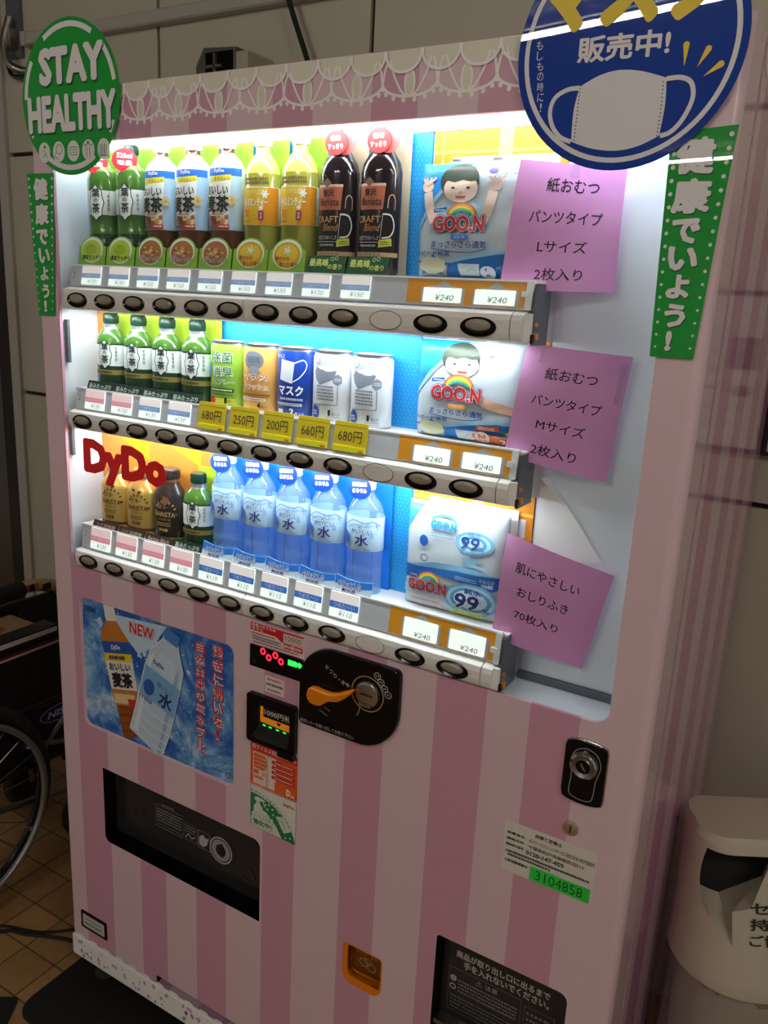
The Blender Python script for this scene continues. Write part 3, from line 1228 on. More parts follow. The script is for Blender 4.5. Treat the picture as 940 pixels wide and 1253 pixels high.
# left delivery slot with its smoked flap
p = M()
p.box(.116, .527, .030, .034, .388, .558, 'dark_smoke')
p.prism([(.0, .397), (.012, .386), (.045, .386), (.045, .397)], .116, .527, 'black_gloss', fn=lambda u, v, y: (y, u, v))
d = p.on(on_front(.030))
G1 = (150, 150, 150)
d.frame(.232, .462, .308, .505, .0012, (120, 120, 120))
d.tiny((.236, .467, .304, .500), (130, 130, 130), 5, 1, .5)
d.tiny((.250, .507, .285, .512), (130, 130, 130), 1, 2)
d.frame(.311, .458, .345, .495, .0012, (110, 110, 110))
d.tiny((.314, .474, .342, .492), (120, 120, 120), 3, 4, .5)
d.line(smooth_path([(.316, .462), (.324, .472), (.330, .464), (.340, .470)], 4), .0025, (170, 170, 170))
d.frame(.349, .454, .380, .492, .0014, (140, 140, 140))
d.poly([(.352, .462), (.362, .458), (.372, .466), (.377, .482), (.368, .480), (.362, .486), (.352, .478)], (176, 176, 172))
d.ring(.408, .470, .0270, .0270, .0030, (178, 178, 176), 36)
d.ring(.408, .470, .0180, .0180, .0100, (150, 150, 148), 30)
d.poly([(.405, .455), (.409, .455), (.410, .466), (.413, .455), (.416, .456), (.413, .474), (.417, .472), (.413, .481), (.407, .478), (.404, .470)], (20, 20, 20))
d.ell(.411, .484, .003, .003, (20, 20, 20), 10)
for x in (.185, .478):
    d.ring(x, .468 if x < .3 else .446, .0135, .0135, .004, (44, 44, 44), 20)
d.tiny((.232, .455, .308, .459), (110, 110, 110), 1, 8)
p.build('delivery_flap', VM, 'wide smoked drinks delivery flap on the left')

# price reminder sticker, money display, small notice
p = M()
p.prism(rr(.5022, .9405, .6145, .9790, .0012, 2), -.0006, 0, (236, 226, 222))
d = p.on(on_front(-.0006))
d.poly([(.5026, .9786), (.614, .9780), (.614, .9755), (.572, .9755), (.572, .9555), (.556, .9640), (.5026, .9640)], (206, 24, 40))
d.text('飲食いろうえほ', (.505, .9718, .556, .9772), (246, 236, 230), bold=.02)
d.text('ろうと', (.505, .9655, .530, .9712), (246, 236, 230), bold=.02)
d.frame(.5735, .9600, .6125, .9750, .0010, (206, 24, 40))
d.text('10000', (.576, .9625, .610, .9730), (170, 140, 130), bold=.03)
d.rect(.5735, .9480, .592, .9580, (206, 60, 66))
d.rect(.594, .9480, .6125, .9580, (206, 60, 66))
d.tiny((.575, .9495, .611, .9565), (246, 226, 220), 1, 9)
d.tiny((.504, .9580, .556, .9625), (190, 40, 56), 1, 10)
d.tiny((.508, .9425, .606, .9470), (190, 60, 66), 1, 12)
d.tiny((.506, .9480, .568, .9570), (110, 90, 90), 2, 13)
p.build('sticker', VM, 'red and white sticker above the money display')
p = M()
p.prism(rr(.5025, .8990, .6143, .9388, .0015, 2), -.0030, 0, 'black_gloss', bevel=.0006)
d = p.on(on_front(-.0030))
for x, z in ((.5315, .9322), (.5440, .9240), (.5580, .9320), (.5700, .9240)):
    d.ring(x, z, .0042, .0048, .0028, (255, 30, 56, 2.6), 20)
d.text('販売中', (.5845, .9225, .6125, .9325), (40, 255, 70, 2.4), bold=.05)
d.ell(.5138, .9100, .0042, .0042, (26, 26, 28), 14)
p.build('money_display', VM, 'black display with red zeros and a green lit sign')
p = M()
p.prism(rr(.5335, .8572, .5770, .8905, .001, 2), -.0005, 0, (234, 222, 214))
d = p.on(on_front(-.0005))
d.frame(.5340, .8577, .5765, .8900, .0012, (206, 60, 66))
d.tiny((.540, .8805, .570, .8865), (200, 60, 70), 1, 20)
d.tiny((.538, .8710, .573, .8775), (40, 36, 36), 1, 21)
d.tiny((.541, .8615, .569, .8670), (180, 70, 70), 1, 22)
p.build('sticker', VM, 'small white sticker with a red border')

# bank note slot
p = M()
bz = rr(.5015, .7600, .6060, .8515, .006, 4)
bz_in = rr(.5155, .7780, .5945, .8340, .004, 4)
v, f = tess(bz, [bz_in])
p.add([(q[0], -.009, q[1]) for q in v], f, 'black_gloss')
n = len(bz)
p.add([(q[0], -.009, q[1]) for q in bz] + [(q[0], 0, q[1]) for q in bz], [(i, n + i, n + (i + 1) % n, (i + 1) % n) for i in range(n)], 'black_gloss')
n = len(bz_in)
p.add([(q[0], -.009, q[1]) for q in bz_in] + [(q[0], .004, q[1]) for q in bz_in], [(i, (i + 1) % n, n + (i + 1) % n, n + i) for i in range(n)], 'black_matte')
p.prism(rr(.5140, .7770, .5960, .8350, .004, 4), .002, .003, 'black_matte')
p.prism([(.5715, .7520), (.6055, .7520), (.6055, .766), (.5715, .766)], -.013, -.002, 'black_gloss', bevel=.002)
p.prism([(-.016, .7745), (-.009, .7785), (.002, .787), (.002, .7745)], .5190, .5930, 'dark_smoke', fn=lambda u, v, y: (y, u, v))
d = p.on(on_front(.002))
d.poly([(.5235, .831), (.530, .831), (.530, .808), (.593, .808), (.593, .795), (.5235, .797)], (222, 136, 16, .25))
d.rect(.531, .8285, .593, .8325, (110, 96, 70))
d.text('1000円札', (.533, .8130, .590, .8245), (228, 222, 210), bold=.01)
d.poly([(.558, .806), (.570, .806), (.564, .7995)], (20, 18, 16))
d.h += .0004
for x in (.533, .546, .562, .577):
    d.ell(x, .7925, .0040, .0016, (40, 220, 80, 1.2), 12)
for z in (.7885, .7855, .7825):
    d.line([(.522, z), (.592, z)], .0008, (50, 50, 52))
p.build('note_slot', VM)

# virus notice stickers
p = M()
p.prism(rr(.5045, .6712, .6078, .7558, .002, 3), -.0006, 0, (236, 96, 30))
d = p.on(on_front(-.0006))
d.rrect(.5050, .7400, .6073, .7554, .002, (206, 34, 40))
d.text('抗ウイルス抗菌加工済み', (.508, .7425, .6050, .7520), (246, 232, 220), bold=.02)
d.rect(.5110, .6745, .5620, .7370, (238, 214, 196))
d.poly([(.5130, .7345), (.5370, .7345), (.541, .728), (.541, .712), (.536, .7045), (.5130, .7060)], (228, 108, 50))
for z in (.727, .7195, .712):
    d.line([(.5145, z), (.539, z - .0005)], .0009, (240, 220, 200))
d.rect(.5130, .6950, .5240, .7030, (226, 108, 50))
d.tiny((.5135, .6855, .534, .6915), (226, 108, 50), 1, 31, .9)
d.tiny((.532, .694, .541, .702), (150, 130, 120), 2, 32)
d.line([(.5430, .6745), (.5430, .7370)], .0008, (90, 70, 60))
for i, z in enumerate((.7300, .7200, .7105, .7010)):
    d.rrect(.5530, z - .0035, .6040, z + .0035, .0033, (206, 40, 36))
    d.tiny((.5590, z - .0018, .6000, z + .0018), (246, 216, 200), 1, 40 + i)
d.rect(.5605, .6720, .6070, .6930, (232, 104, 30))
d.text('D', (.5860, .6765, .5950, .6890), (244, 232, 220), bold=.05)
d.tiny((.5965, .6760, .6035, .6810), (244, 232, 220), 1, 44, .8)
p.build('sticker', VM, 'orange antiviral notice sticker with red bars')
p = M()
p.prism(rr(.5055, .5850, .6073, .6690, .002, 3), -.0006, 0, (226, 226, 214))
d = p.on(on_front(-.0006))
Gd = (28, 128, 76)
d.frame(.5058, .5853, .6070, .6687, .0008, Gd, .002)


def arcband(cx, cz, r0, r1, a0, a1, k=22):
    return [(cx + r1 * cos(a0 + (a1 - a0) * i / k), cz + r1 * sin(a0 + (a1 - a0) * i / k)) for i in range(k + 1)] + \
           [(cx + r0 * cos(a1 + (a0 - a1) * i / k), cz + r0 * sin(a1 + (a0 - a1) * i / k)) for i in range(k + 1)]


band = arcband(.5065, .5855, .052, .0700, 0, pi / 2)
band = [(min(max(q[0], .5062), .6066), min(max(q[1], .5858), .668)) for q in band]
d.poly([(.5062, .6040)] + [(.5065 + .100 * cos(a), .5758 + .078 * sin(a)) for a in [pi / 2 - pi / 2 * i / 20 * .93 for i in range(21)]] + [(.6066, .5858), (.5770, .5858), (.5640, .6050), (.5420, .6240), (.5300, .6265), (.5140, .6190)], Gd)
d.poly([(.5150, .6420), (.5160, .6470), (.5230, .6490), (.5390, .6470), (.5390, .6440), (.5310, .6420), (.5250, .6400), (.5180, .6400)], (222, 226, 212))
d.poly([(.5190, .6400), (.5270, .6390), (.5280, .6350), (.5330, .6300), (.5340, .6150), (.5130, .6150), (.5140, .6300), (.5190, .6350)], (222, 226, 212))
d.line([(.5340, .6430), (.5390, .6330)], .0018, (222, 226, 212))
d.poly([(.5630, .6250), (.5800, .6300), (.5980, .6080), (.5820, .5980)], (222, 226, 212))
d.line([(.568, .621), (.574, .617), (.577, .622), (.586, .606)], .0012, Gd)
for x, z in ((.548, .642), (.556, .636), (.545, .632), (.570, .636), (.558, .626), (.586, .591), (.596, .594), (.541, .640)):
    d.poly([(x - .0025, z), (x, z - .0025), (x + .0025, z), (x, z + .0025)], (222, 230, 214))
for i, ch in enumerate('定期的に清掃清拭をおこなっています'):
    a = radians(88 - 5.0 * i)
    d.place(.5065 + .098 * cos(a), .5790 + .080 * sin(a), a - pi / 2)
    d.h = .0007
    d.text(ch, (-.0024, -.0024, .0024, .0024), (50, 90, 64))
d.xf = None
d.rrect(.5085, .5895, .5580, .6165, .002, (226, 226, 214))
d.frame(.5090, .5900, .5560, .6160, .0008, Gd, .002)
d.text('ウイルス対策', (.5130, .6060, .5520, .6130), Gd)
d.text('強化中!', (.5130, .5930, .5540, .6040), Gd, bold=.04)
d.text('DyDo', (.5800, .6520, .6030, .6590), (206, 50, 50), bold=.02)
p.build('sticker', VM, 'green and white cleaning notice sticker')

# coin panel with return lever and coin slot
p = M()
CP = rr(.6128, .8290, .8003, .9738, (.010, .072, .010, .064), 10)
p.prism(CP, -.010, 0, 'black_gloss', bevel=.003)
d = p.on(on_front(-.010))
# return lever recess arc and dish
d.ring(.690, .895, .042, .034, .0022, (120, 120, 116), 20, radians(-28), radians(30))
d.line([(.664, .8745), (.676, .8700)], .0012, (120, 120, 116))
d.line([(.655, .8660), (.672, .8600)], .0012, (120, 120, 116))
d.ring(.7452, .9215, .0290, .0290, .0018, (176, 130, 66), 40)
for i, ch in enumerate('おつり・返却'):
    t = i / 5
    d.place(.668 + .040 * t, .9450 - .019 * t - .003 * sin(pi * t), radians(-12 - 40 * t))
    d.text(ch, (-.0033, -.0033, .0033, .0033) if ch != '・' else (-.001, -.001, .001, .001), (206, 204, 196))
d.xf = None
d.text('返却レバーを軽く回してお取り下さい', (.6180, .8345, .7240, .8412), (196, 194, 186))
for i, t_ in enumerate(('10', '50', '100', '500')):
    x, z = .7620 + .0070 * i, .9570 - .0086 * i
    d.ring(x, z, .0058, .0052, .0009, (206, 204, 196), 18)
    d.text(t_, (x - .003, z - .0018, x + .003, z + .0018), (196, 194, 186))
cp = p.build('coin_panel', VM)
q = M()
lev = smooth_path([(.6375, .8930), (.641, .9045), (.652, .9075), (.668, .9060), (.690, .9085), (.7205, .9235), (.7205, .9165), (.700, .8985), (.682, .8930), (.672, .8870), (.664, .8800), (.650, .8790), (.641, .8835)], 4, True)
q.prism([(a[0], a[1]) for a in lev], -.024, -.012, 'orange_plastic', bevel=.003)
q.lathe([(0, .010, 'orange_plastic'), (.006, .010, 'orange_plastic')], 20, (0, 0, 0))
# turn the pivot lathe to face the front
nv = 20 * 4
for i in range(len(q.v) - nv, len(q.v)):
    x, y, z = q.v[i]
    q.v[i] = (.655 + x, -.0160 + z, .893 + y)
q.build('return_lever', cp, 'orange return lever')
q = M()
q.lathe([(.000, .0215, 'steel'), (.004, .0205, 'chrome'), (.0055, .017, 'chrome'), (.0045, .0, 'steel')], 32, (0, 0, 0), caps=(False, False))
q.box(-.011, .011, -.0012, .0012, .0046, .0062, 'black_matte')
q.box(-.010, .010, -.0195, -.0165, .002, .0075, 'chrome')
q.v = [(.7460 + x, -.010 - z, .9215 + y) for x, y, z in q.v]
q.build('coin_slot', cp)

# coin return cup
p = M()
p.prism(rr(.7150, .3590, .7930, .4390, .02, 5), .046, .049, 'orange_plastic')
cup_o, cup_i = rr(.7142, .358, .794, .440, (.022, .022, .008, .008), 6), rr(.7235, .374, .7905, .4365, (.012, .008, .006, .006), 6)
v, f = tess(cup_o, [cup_i])
p.add([(a[0], .0012 + (.012 if a in cup_i else 0), a[1]) for a in v], f, 'orange_plastic')
n = len(cup_i)
p.add([(a[0], .0132, a[1]) for a in cup_i] + [(a[0], .040, a[1]) for a in cup_i], [(i, (i + 1) % n, n + (i + 1) % n, n + i) for i in range(n)], 'orange_plastic')
cup = p.build('coin_return_cup', VM, 'orange coin return cup')
q = M()
q.prism(rr(.7240, .3800, .7900, .4362, .004, 4), .0150, .0175, 'smoked_orange', bevel=.0008)
q.box(.726, .786, .0125, .0150, .381, .385, 'smoked_orange')
d = q.on(on_front(.0150))
d.text('おつり・返却', (.7330, .4150, .7760, .4220), (176, 130, 84))
d.ring(.7490, .4010, .0085, .0075, .0012, (190, 150, 110), 20)
d.ring(.7650, .3965, .0085, .0075, .0012, (190, 150, 110), 20)
d.ring(.7570, .4060, .0070, .0060, .0010, (190, 150, 110), 20)
q.build('flap', cup)

# right delivery flap
p = M()
p.box(.8915, 1.1055, .028, .032, .301, .541, 'dark_smoke')
p.prism([(.0, .380), (.028, .372), (.028, .366), (.0, .372)], .895, 1.10, 'steel', fn=lambda u, v, y: (y, u, v))
d = p.on(on_front(.028))
d.text('商品が取り出し口に出るまで', (.915, .4905, 1.074, .5040), (190, 188, 180), bold=.02)
d.text('手を入れないでください。', (.929, .4735, 1.074, .4880), (190, 188, 180), bold=.02)
d.frame(.905, .385, 1.03, .468, .0010, (110, 110, 106))
d.text('⚠ 注意', (.952, .4540, .990, .4640), (176, 174, 166))
for z in (.448, .432):
    d.ell(.913, z, .0058, .0058, (176, 174, 166), 16)
    d.ell(.913, z, .0040, .0040, (24, 24, 24), 16) if z < .44 else d.rect(.9123, z - .003, .9137, z + .003, (24, 24, 24))
d.tiny((.922, .424, 1.024, .451), (130, 128, 122), 4, 51, .5)
d.tiny((.91, .390, 1.024, .418), (110, 108, 102), 4, 52, .45)
d.frame(1.036, .395, 1.085, .462, .0010, (100, 100, 96))
d.tiny((1.04, .40, 1.081, .456), (110, 108, 102), 5, 53, .45)
p.build('delivery_flap', VM, 'black goods delivery flap at the lower right')

# lock plate, key hole, owner label, name plate
p = M()
LK = [(1.0625, .872)] + [(1.0915 + .0290 * sin(a), .8680 - .0085 * cos(a) ) for a in [-1.2 + 2.4 * i / 10 for i in range(11)]] + [(1.1200, .872)] + [(1.1200, .942)] + [(1.0915 + .0290 * sin(a), .9455 + .0085 * cos(a)) for a in [1.2 - 2.4 * i / 10 for i in range(11)]] + [(1.0625, .942)]
p.prism(inset(ccw(LK), -.0016), -.0035, 0, 'chrome', bevel=.0012)
p.prism(LK, -.0055, -.003, 'black_gloss', bevel=.001)
d = p.on(on_front(-.0055))
ol = smooth_path([(1.0735, .874), (1.083, .8668), (1.100, .8668), (1.1065, .874), (1.1085, .900), (1.1130, .922), (1.107, .938), (1.0925, .9445), (1.078, .938), (1.0715, .922), (1.0745, .900)], 5, True)
d.line([(a[0], a[1]) for a in ol], .0011, (150, 148, 140), closed=True)
lock = p.build('lock_plate', VM)
q = M()
q.lathe([(0, .0195, 'chrome'), (.008, .0190, 'chrome'), (.0105, .0160, 'steel'), (.0085, .0110, 'steel'), (.0095, .0100, 'black_gloss'), (.0095, 0, 'black_gloss')], 32, (0, 0, 0), caps=(False, False))
q.box(-.0012, .0012, -.006, .006, .0094, .0106, 'chrome')
ca, sa = cos(radians(35)), sin(radians(35))
q.v = [(1.0915 + x * ca - y * sa, -.0055 - z, .9215 + x * sa + y * ca) for x, y, z in q.v]
q.build('lock_cylinder', lock)
p = M()
mat('brass', (196, 184, 150), 0.35, metal=0.8)
p.lathe([(0, .0112, 'brass'), (.003, .0106, 'brass'), (.0038, .009, 'brass'), (.0038, 0, 'brass')], 28, (0, 0, 0), caps=(False, False))
p.v = [(1.0817 + x, -z, .8148 + y) for x, y, z in p.v]
p.on(on_front(-.0040)).rect(1.0808, .8090, 1.0828, .8210, (14, 12, 10))
p.build('key_switch', VM)
p = M()
p.prism(rr(.9848, .7070, 1.1235, .7905, .004, 4), -.0006, 0, (222, 216, 204))
d = p.on(on_front(-.0006))
K = (40, 38, 36)
d.text('故障と苦情は', (1.032, .7785, 1.072, .7850), K, bold=.02)
d.text('設置者名', (.990, .7700, 1.017, .7745), K, bold=.02)
d.text('ダイドービバレッジサービス株式会社 松戸営業所', (1.024, .7672, 1.121, .7740), K)
d.text('連絡住所', (.990, .7605, 1.017, .7650), K, bold=.02)
d.text('千葉県松戸市串崎新田213', (1.024, .7575, 1.106, .7642), K)
d.text('電話受付番号', (.990, .7510, 1.017, .7553), K, bold=.02)
d.text('0120-147-459', (1.021, .7475, 1.078, .7545), K, bold=.02)
d.tiny((.991, .7400, 1.118, .7442), (70, 66, 62), 1, 61, .8)
d.tiny((.994, .7345, 1.060, .7385), (70, 66, 62), 1, 62, .8)
d.text('お客様管理番号', (.990, .7240, 1.026, .7290), K, bold=.02)
d.rect(1.0305, .7085, 1.1190, .7315, (44, 214, 74))
d.text('3104858', (1.0390, .7120, 1.1090, .7280), (24, 84, 40), bold=.0)
p.build('owner_label', VM, 'white owner label with a green number strip')
p = M()
p.prism(rr(.0258, .1310, .1075, .1745, .003, 3), -.0025, 0, 'black_gloss', bevel=.0006)
d = p.on(on_front(-.0025))
d.rrect(.0325, .1375, .1010, .1685, .003, (196, 190, 178))
d.tiny((.040, .1560, .094, .1610), (60, 56, 52), 1, 71)
d.tiny((.038, .1440, .096, .1510), (50, 46, 44), 1, 72)
p.build('name_plate', VM)

# ------------------------------------------------------------------ signs hung on the machine
SGN = (34, 150, 62)


def film_sign(key, col):
    """printed plastic film: shiny, lets a little light through"""
    m = mat(key, col, 0.5, coat=0.4, spec=0.1)
    m.node_tree.nodes['Principled BSDF'].inputs['Coat Roughness'].default_value = 0.0
    nt = m.node_tree
    b = nt.nodes['Principled BSDF']
    o = nt.nodes['Material Output']
    t = nt.nodes.new('ShaderNodeBsdfTranslucent')
    t.inputs[0].default_value = lin(col)
    mx = nt.nodes.new('ShaderNodeMixShader')
    mx.inputs[0].default_value = .12
    nt.links.new(b.outputs[0], mx.inputs[1])
    nt.links.new(t.outputs[0], mx.inputs[2])
    nt.links.new(mx.outputs[0], o.inputs[0])


film_sign('sign_green', (42, 168, 66))
film_sign('sign_blue', (24, 66, 164))
film_sign('sign_white', (250, 246, 246))
SW = 'sign_white'

# round STAY HEALTHY sign
s = M()
cx, cz, r = .1068, 1.8154, .1208
s.prism(ellipse(cx, cz, r, r, 72), -.0058, -.0048, 'sign_green')
s.box(.06, .15, -.0048, -.0002, 1.765, 1.82, 'white_plastic')
d = s.on(on_front(-.0058))
for a0, a1 in ((58, 122), (10, 40), (146, 178)):
    d.ring(cx, cz, r * .915, r * .915, .0085, SW, 24, radians(a0), radians(a1))
d.ring(cx, cz, r * .90, r * .90, .0085, SW, 24, radians(238), radians(302))
for a in (-26, 206):
    d.ring(cx, cz, r * .93, r * .93, .006, SW, 6, radians(a - 5), radians(a + 5))
for t_, box in (('STAY', (.034, 1.8365, .1935, 1.8950)), ('HEALTHY', (.000, 1.7635, .2190, 1.8220))):
    u0, z0, u1, z1 = box
    d.h = .0006
    d.text(t_, (u0 + .0016, z0 - .003, u1 + .0016, z1 - .003), (16, 70, 34), bold=.055, shear=.0)
    d.h = .0009
    d.text(t_, box, SW, bold=.055)
for i in range(5):
    x, z = .0378 + .0373 * i, 1.7325
    d.h = .0006
    d.ell(x, z, .0150, .0165, SW, 26)
    d.h = .0009
    if i == 0:
        d.line([(x - .006, z - .009), (x + .004, z - .002), (x - .003, z + .004)], .0014, SGN)
        d.line([(x + .004, z - .002), (x + .008, z - .009)], .0014, SGN)
        d.ell(x + .002, z + .009, .003, .003, SGN, 10)
    elif i == 1:
        d.ring(x + .002, z + .004, .0075, .0075, .0013, SGN, 18)
        d.line([(x - .006, z), (x - .010, z - .006), (x - .002, z - .012)], .0013, SGN)
    elif i == 2:
        d.frame(x - .009, z - .006, x + .009, z + .006, .0012, SGN, .002)
        for q in (-.002, .002):
            d.line([(x - .006, z + q), (x + .006, z + q)], .001, SGN)
    elif i == 3:
        d.line(smooth_path([(x - .010, z + .006), (x - .004, z + .008), (x - .004, z - .012)], 4), .0014, SGN)
        d.line(smooth_path([(x + .010, z + .006), (x + .004, z + .008), (x + .004, z - .012)], 4), .0014, SGN)
        d.ell(x, z + .011, .003, .003, SGN, 10)
    else:
        for q in (-.008, -.002, .004):
            d.frame(x + q - .001, z - .009, x + q + .003, z + .007, .0010, SGN)
        d.line([(x - .009, z - .010), (x + .009, z - .010)], .0013, SGN)
tag(s.build('round_sign', org=(cx, -.005, cz)), 'round green sign reading STAY HEALTHY at the top left of the machine', 'sign')

# round blue face mask sign
s = M()
cx, cz, r = 1.0400, 1.8030, .1290
s.prism(ellipse(cx, cz, r, r, 72), -.0075, -.0065, 'sign_blue')
s.box(1.02, 1.06, -.0065, -.0012, 1.765, 1.80, 'white_plastic')
d = s.on(on_front(-.0075))
d.ring(cx, cz, r * .915, r * .915, .0055, SW, 72)
SY = (236, 204, 10)
d.text('マスク', (.935, 1.823, 1.140, 1.906), SY, bold=.06)
d.text('販売中!', (.984, 1.790, 1.088, 1.8175), SW, bold=.03)
for i, ch in enumerate('もしもの時に!'):
    d.h = .0005
    z1 = 1.8185 - .0112 * i
    x = .9330 + .0013 * i + (0 if ch != '!' else .003)
    d.text(ch, (x, z1 - .0095, x + (.0078 if ch != '!' else .002), z1), SW)
d.h = .0004
for pts in ([(.9905, 1.7645), (.976, 1.7635), (.962, 1.756), (.957, 1.742), (.961, 1.726), (.972, 1.713), (.986, 1.707)],
            [(1.0884, 1.7665), (1.1045, 1.7665), (1.116, 1.760), (1.119, 1.744), (1.111, 1.724), (1.100, 1.712), (1.089, 1.7085)]):
    d.line(smooth_path(pts, 6), .0050, SW)
top = smooth_path([(.9905, 1.7655), (1.012, 1.7755), (1.034, 1.7795), (1.060, 1.7765), (1.0885, 1.7675)], 6)
rt = smooth_path([(1.0885, 1.7675), (1.0905, 1.740), (1.0880, 1.7085)], 4)
bt = smooth_path([(1.0880, 1.7085), (1.066, 1.6990), (1.041, 1.6950), (1.012, 1.6985), (.9865, 1.7070)], 6)
lf = smooth_path([(.9865, 1.7070), (.9860, 1.740), (.9905, 1.7655)], 4)
d.h = .0006
d.poly(top + rt[1:] + bt[1:] + lf[1:-1], SW)
for sx, pth in ((1, lf), (-1, rt)):
    for i in range(15):
        t = i / 14
        z = 1.7085 + (1.7635 - 1.7085) * t
        x = (.9900 + .0012 * t) if sx > 0 else (1.0855 + .0010 * sin(pi * t))
        d.h = .0008
        d.ell(x, z, .0007, .0011, (40, 50, 90), 6)
for a, b in (((1.1055, 1.7985), (1.1058, 1.7770)), ((1.1292, 1.7925), (1.1194, 1.7750)), ((1.1440, 1.7765), (1.1270, 1.7655))):
    A, B = Vector(a), Vector(b)
    t = (A - B).normalized()
    n_ = Vector((-t.y, t.x))
    d.h = .0006
    d.poly([tuple(B)] + [tuple(A + n_ * .0034 * cos(q) + t * .0034 * sin(q)) for q in [pi * k / 6 for k in range(7)]][::1], SY)
tag(s.build('round_sign', org=(cx, -.007, cz)), 'round dark blue sign with a white face mask at the top right', 'sign')


def banner(name, label, quad, chars, dotsx):
    s = M()
    s.prism(quad, -.0034, -.0026, 'sign_green')
    z_lo, z_hi = min(q[1] for q in quad), max(q[1] for q in quad)
    s.box(sum(q[0] for q in quad) / 4 - .012, sum(q[0] for q in quad) / 4 + .012, -.0026, -.0013, z_hi - .08, z_hi - .03, 'white_plastic')
    d = s.on(on_front(-.0034))
    for ch, (u0, z0, u1, z1), sh in chars:
        d.h = .0003
        d.text(ch, (u0 + .0012, z0 - .0016, u1 + .0012, z1 - .0016), (18, 84, 40), bold=.05)
        d.h = .0006
        d.text(ch, (u0, z0, u1, z1), SW, bold=.05)
    (tl, tr_, br, bl_) = quad
    for i in range(17):
        t = (i + .5) / 17.5
        rad = .0026 - .0012 * t
        for a, b, sg in ((tl, bl_, 1), (tr_, br, -1)):
            x = a[0] + (b[0] - a[0]) * t + sg * dotsx
            z = a[1] + (b[1] - a[1]) * t
            d.h = .0003
            d.ell(x, z - .002, rad, rad, SW, 10)
    tag(s.build(name, org=(quad[0][0], -.003, quad[0][1])), label, 'banner')


QL = [(-.0176, 1.7006), (.0548, 1.6996), (.0385, 1.4568), (-.0048, 1.4556)]
CL = [('健', (.0000, 1.6555, .0385, 1.6925)), ('康', (.0006, 1.6140, .0372, 1.6500)), ('で', (.0005, 1.5800, .0330, 1.6070)), ('い', (.0045, 1.5480, .0350, 1.5745)),
      ('よ', (.0065, 1.5180, .0290, 1.5430)), ('う', (.0090, 1.4870, .0290, 1.5120)), ('!', (.0125, 1.4625, .0200, 1.4840))]
banner('vertical_banner', 'narrow tapering green banner with white characters on the left edge of the machine', QL, [(a, b, 0) for a, b in CL], .0045)
QR = [(1.1000, 1.7125), (1.1700, 1.7168), (1.1565, 1.4674), (1.1072, 1.4672)]
CR = [('健', (1.1085, 1.6680, 1.1500, 1.7065)), ('康', (1.1100, 1.6265, 1.1515, 1.6640)), ('で', (1.1140, 1.5945, 1.1450, 1.6220)), ('い', (1.1135, 1.5650, 1.1470, 1.5915)),
      ('よ', (1.1160, 1.5340, 1.1420, 1.5610)), ('う', (1.1180, 1.5020, 1.1420, 1.5285)), ('!', (1.1230, 1.4750, 1.1300, 1.4980))]
banner('vertical_banner', 'narrow tapering green banner with white characters right of the display window', QR, [(a, b, 0) for a, b in CR], .0055)

# ------------------------------------------------------------------ products on the shelves
YS = .0462                      # depth of the product row
RX, RY = .0308, .0225           # dummies are flattened bottles


def can_map(rx=RX, ry=RY, rz=None):
    return on_can(rx, ry, rz)


mat('tea_green', (66, 108, 36), 0.18, coat=0.5)
mat('tea_dark', (24, 58, 34), 0.15, coat=0.5)
mat('tea_bottle_neck', (120, 150, 60), 0.15, coat=0.5)
mat('barley', (104, 58, 30), 0.15, coat=0.5)
mat('barley_light', (206, 186, 166), 0.2, coat=0.5)
mat('jasmine', (156, 152, 60), 0.15, coat=0.5)
mat('jasmine_top', (226, 214, 96), 0.2, coat=0.5)
mat('coffee', (24, 14, 16), 0.12, coat=0.6)
mat('cap_white', (236, 238, 242), 0.35)
mat('card_lime', (138, 190, 44), 0.5)
mat('label_white', (232, 236, 232), 0.35, coat=0.2)
mat('can_metal', (196, 198, 202), 0.28, metal=0.9)
mat('gold_can', (206, 172, 92), 0.3, metal=0.55)
mat('dark_can', (46, 40, 40), 0.25, coat=0.3)
mat('dark_green_cap', (16, 52, 34), 0.3)
film_mat('water_bottle', (196, 224, 246), 0.20, 0.06)
film_mat('water_blue', (30, 120, 220), 0.6, 0.1)
mat('water_label', (190, 222, 244), 0.35, coat=0.2)


def header_card(root, col, z0, z1, w=.0330, extra=None, y=.0225):
    m = M()
    m.box(-w, w, y, y + .0008, z0, z1, col)
    if extra:
        extra(m.on(on_front(y)))
    m.build('header_card', root)


def front_card(root, draw, pts, col, y=-.0262):
    m = M()
    zt = max(p[1] for p in pts)
    def lean(u, v, yy):                     # the card leans back against the bottle
        return (u, yy - .0060 + .0068 * v / zt, v)
    m.prism(pts, y, y + .0008, col, fn=lean)
    draw(m.on(lambda u, v, h: lean(u, v, y - h)))
    m.build('front_card', root)


def round_tag(root, cx, cz, r, col, txt, sq=1.0, y=-.0150, rot=0.0):
    m = M()
    cr_, sr_ = cos(rot), sin(rot)
    def turn(u, v, yy):
        return (cx + (u - cx) * cr_ - (yy - y) * sr_, y + (u - cx) * sr_ + (yy - y) * cr_, v)
    m.prism(ellipse(cx, cz, r, r * sq, 30), y, y + .0008, col, fn=turn)
    d = m.on(lambda u, v, h: turn(u, v, y - h))
    for i, t in enumerate(txt):
        z = cz + r * sq * (.18 if i == 0 else -.42)
        d.text(t, (cx - r * .62, z, cx + r * .62, z + r * sq * .42), (252, 232, 230), bold=.03)
    m.build('round_tag', root)


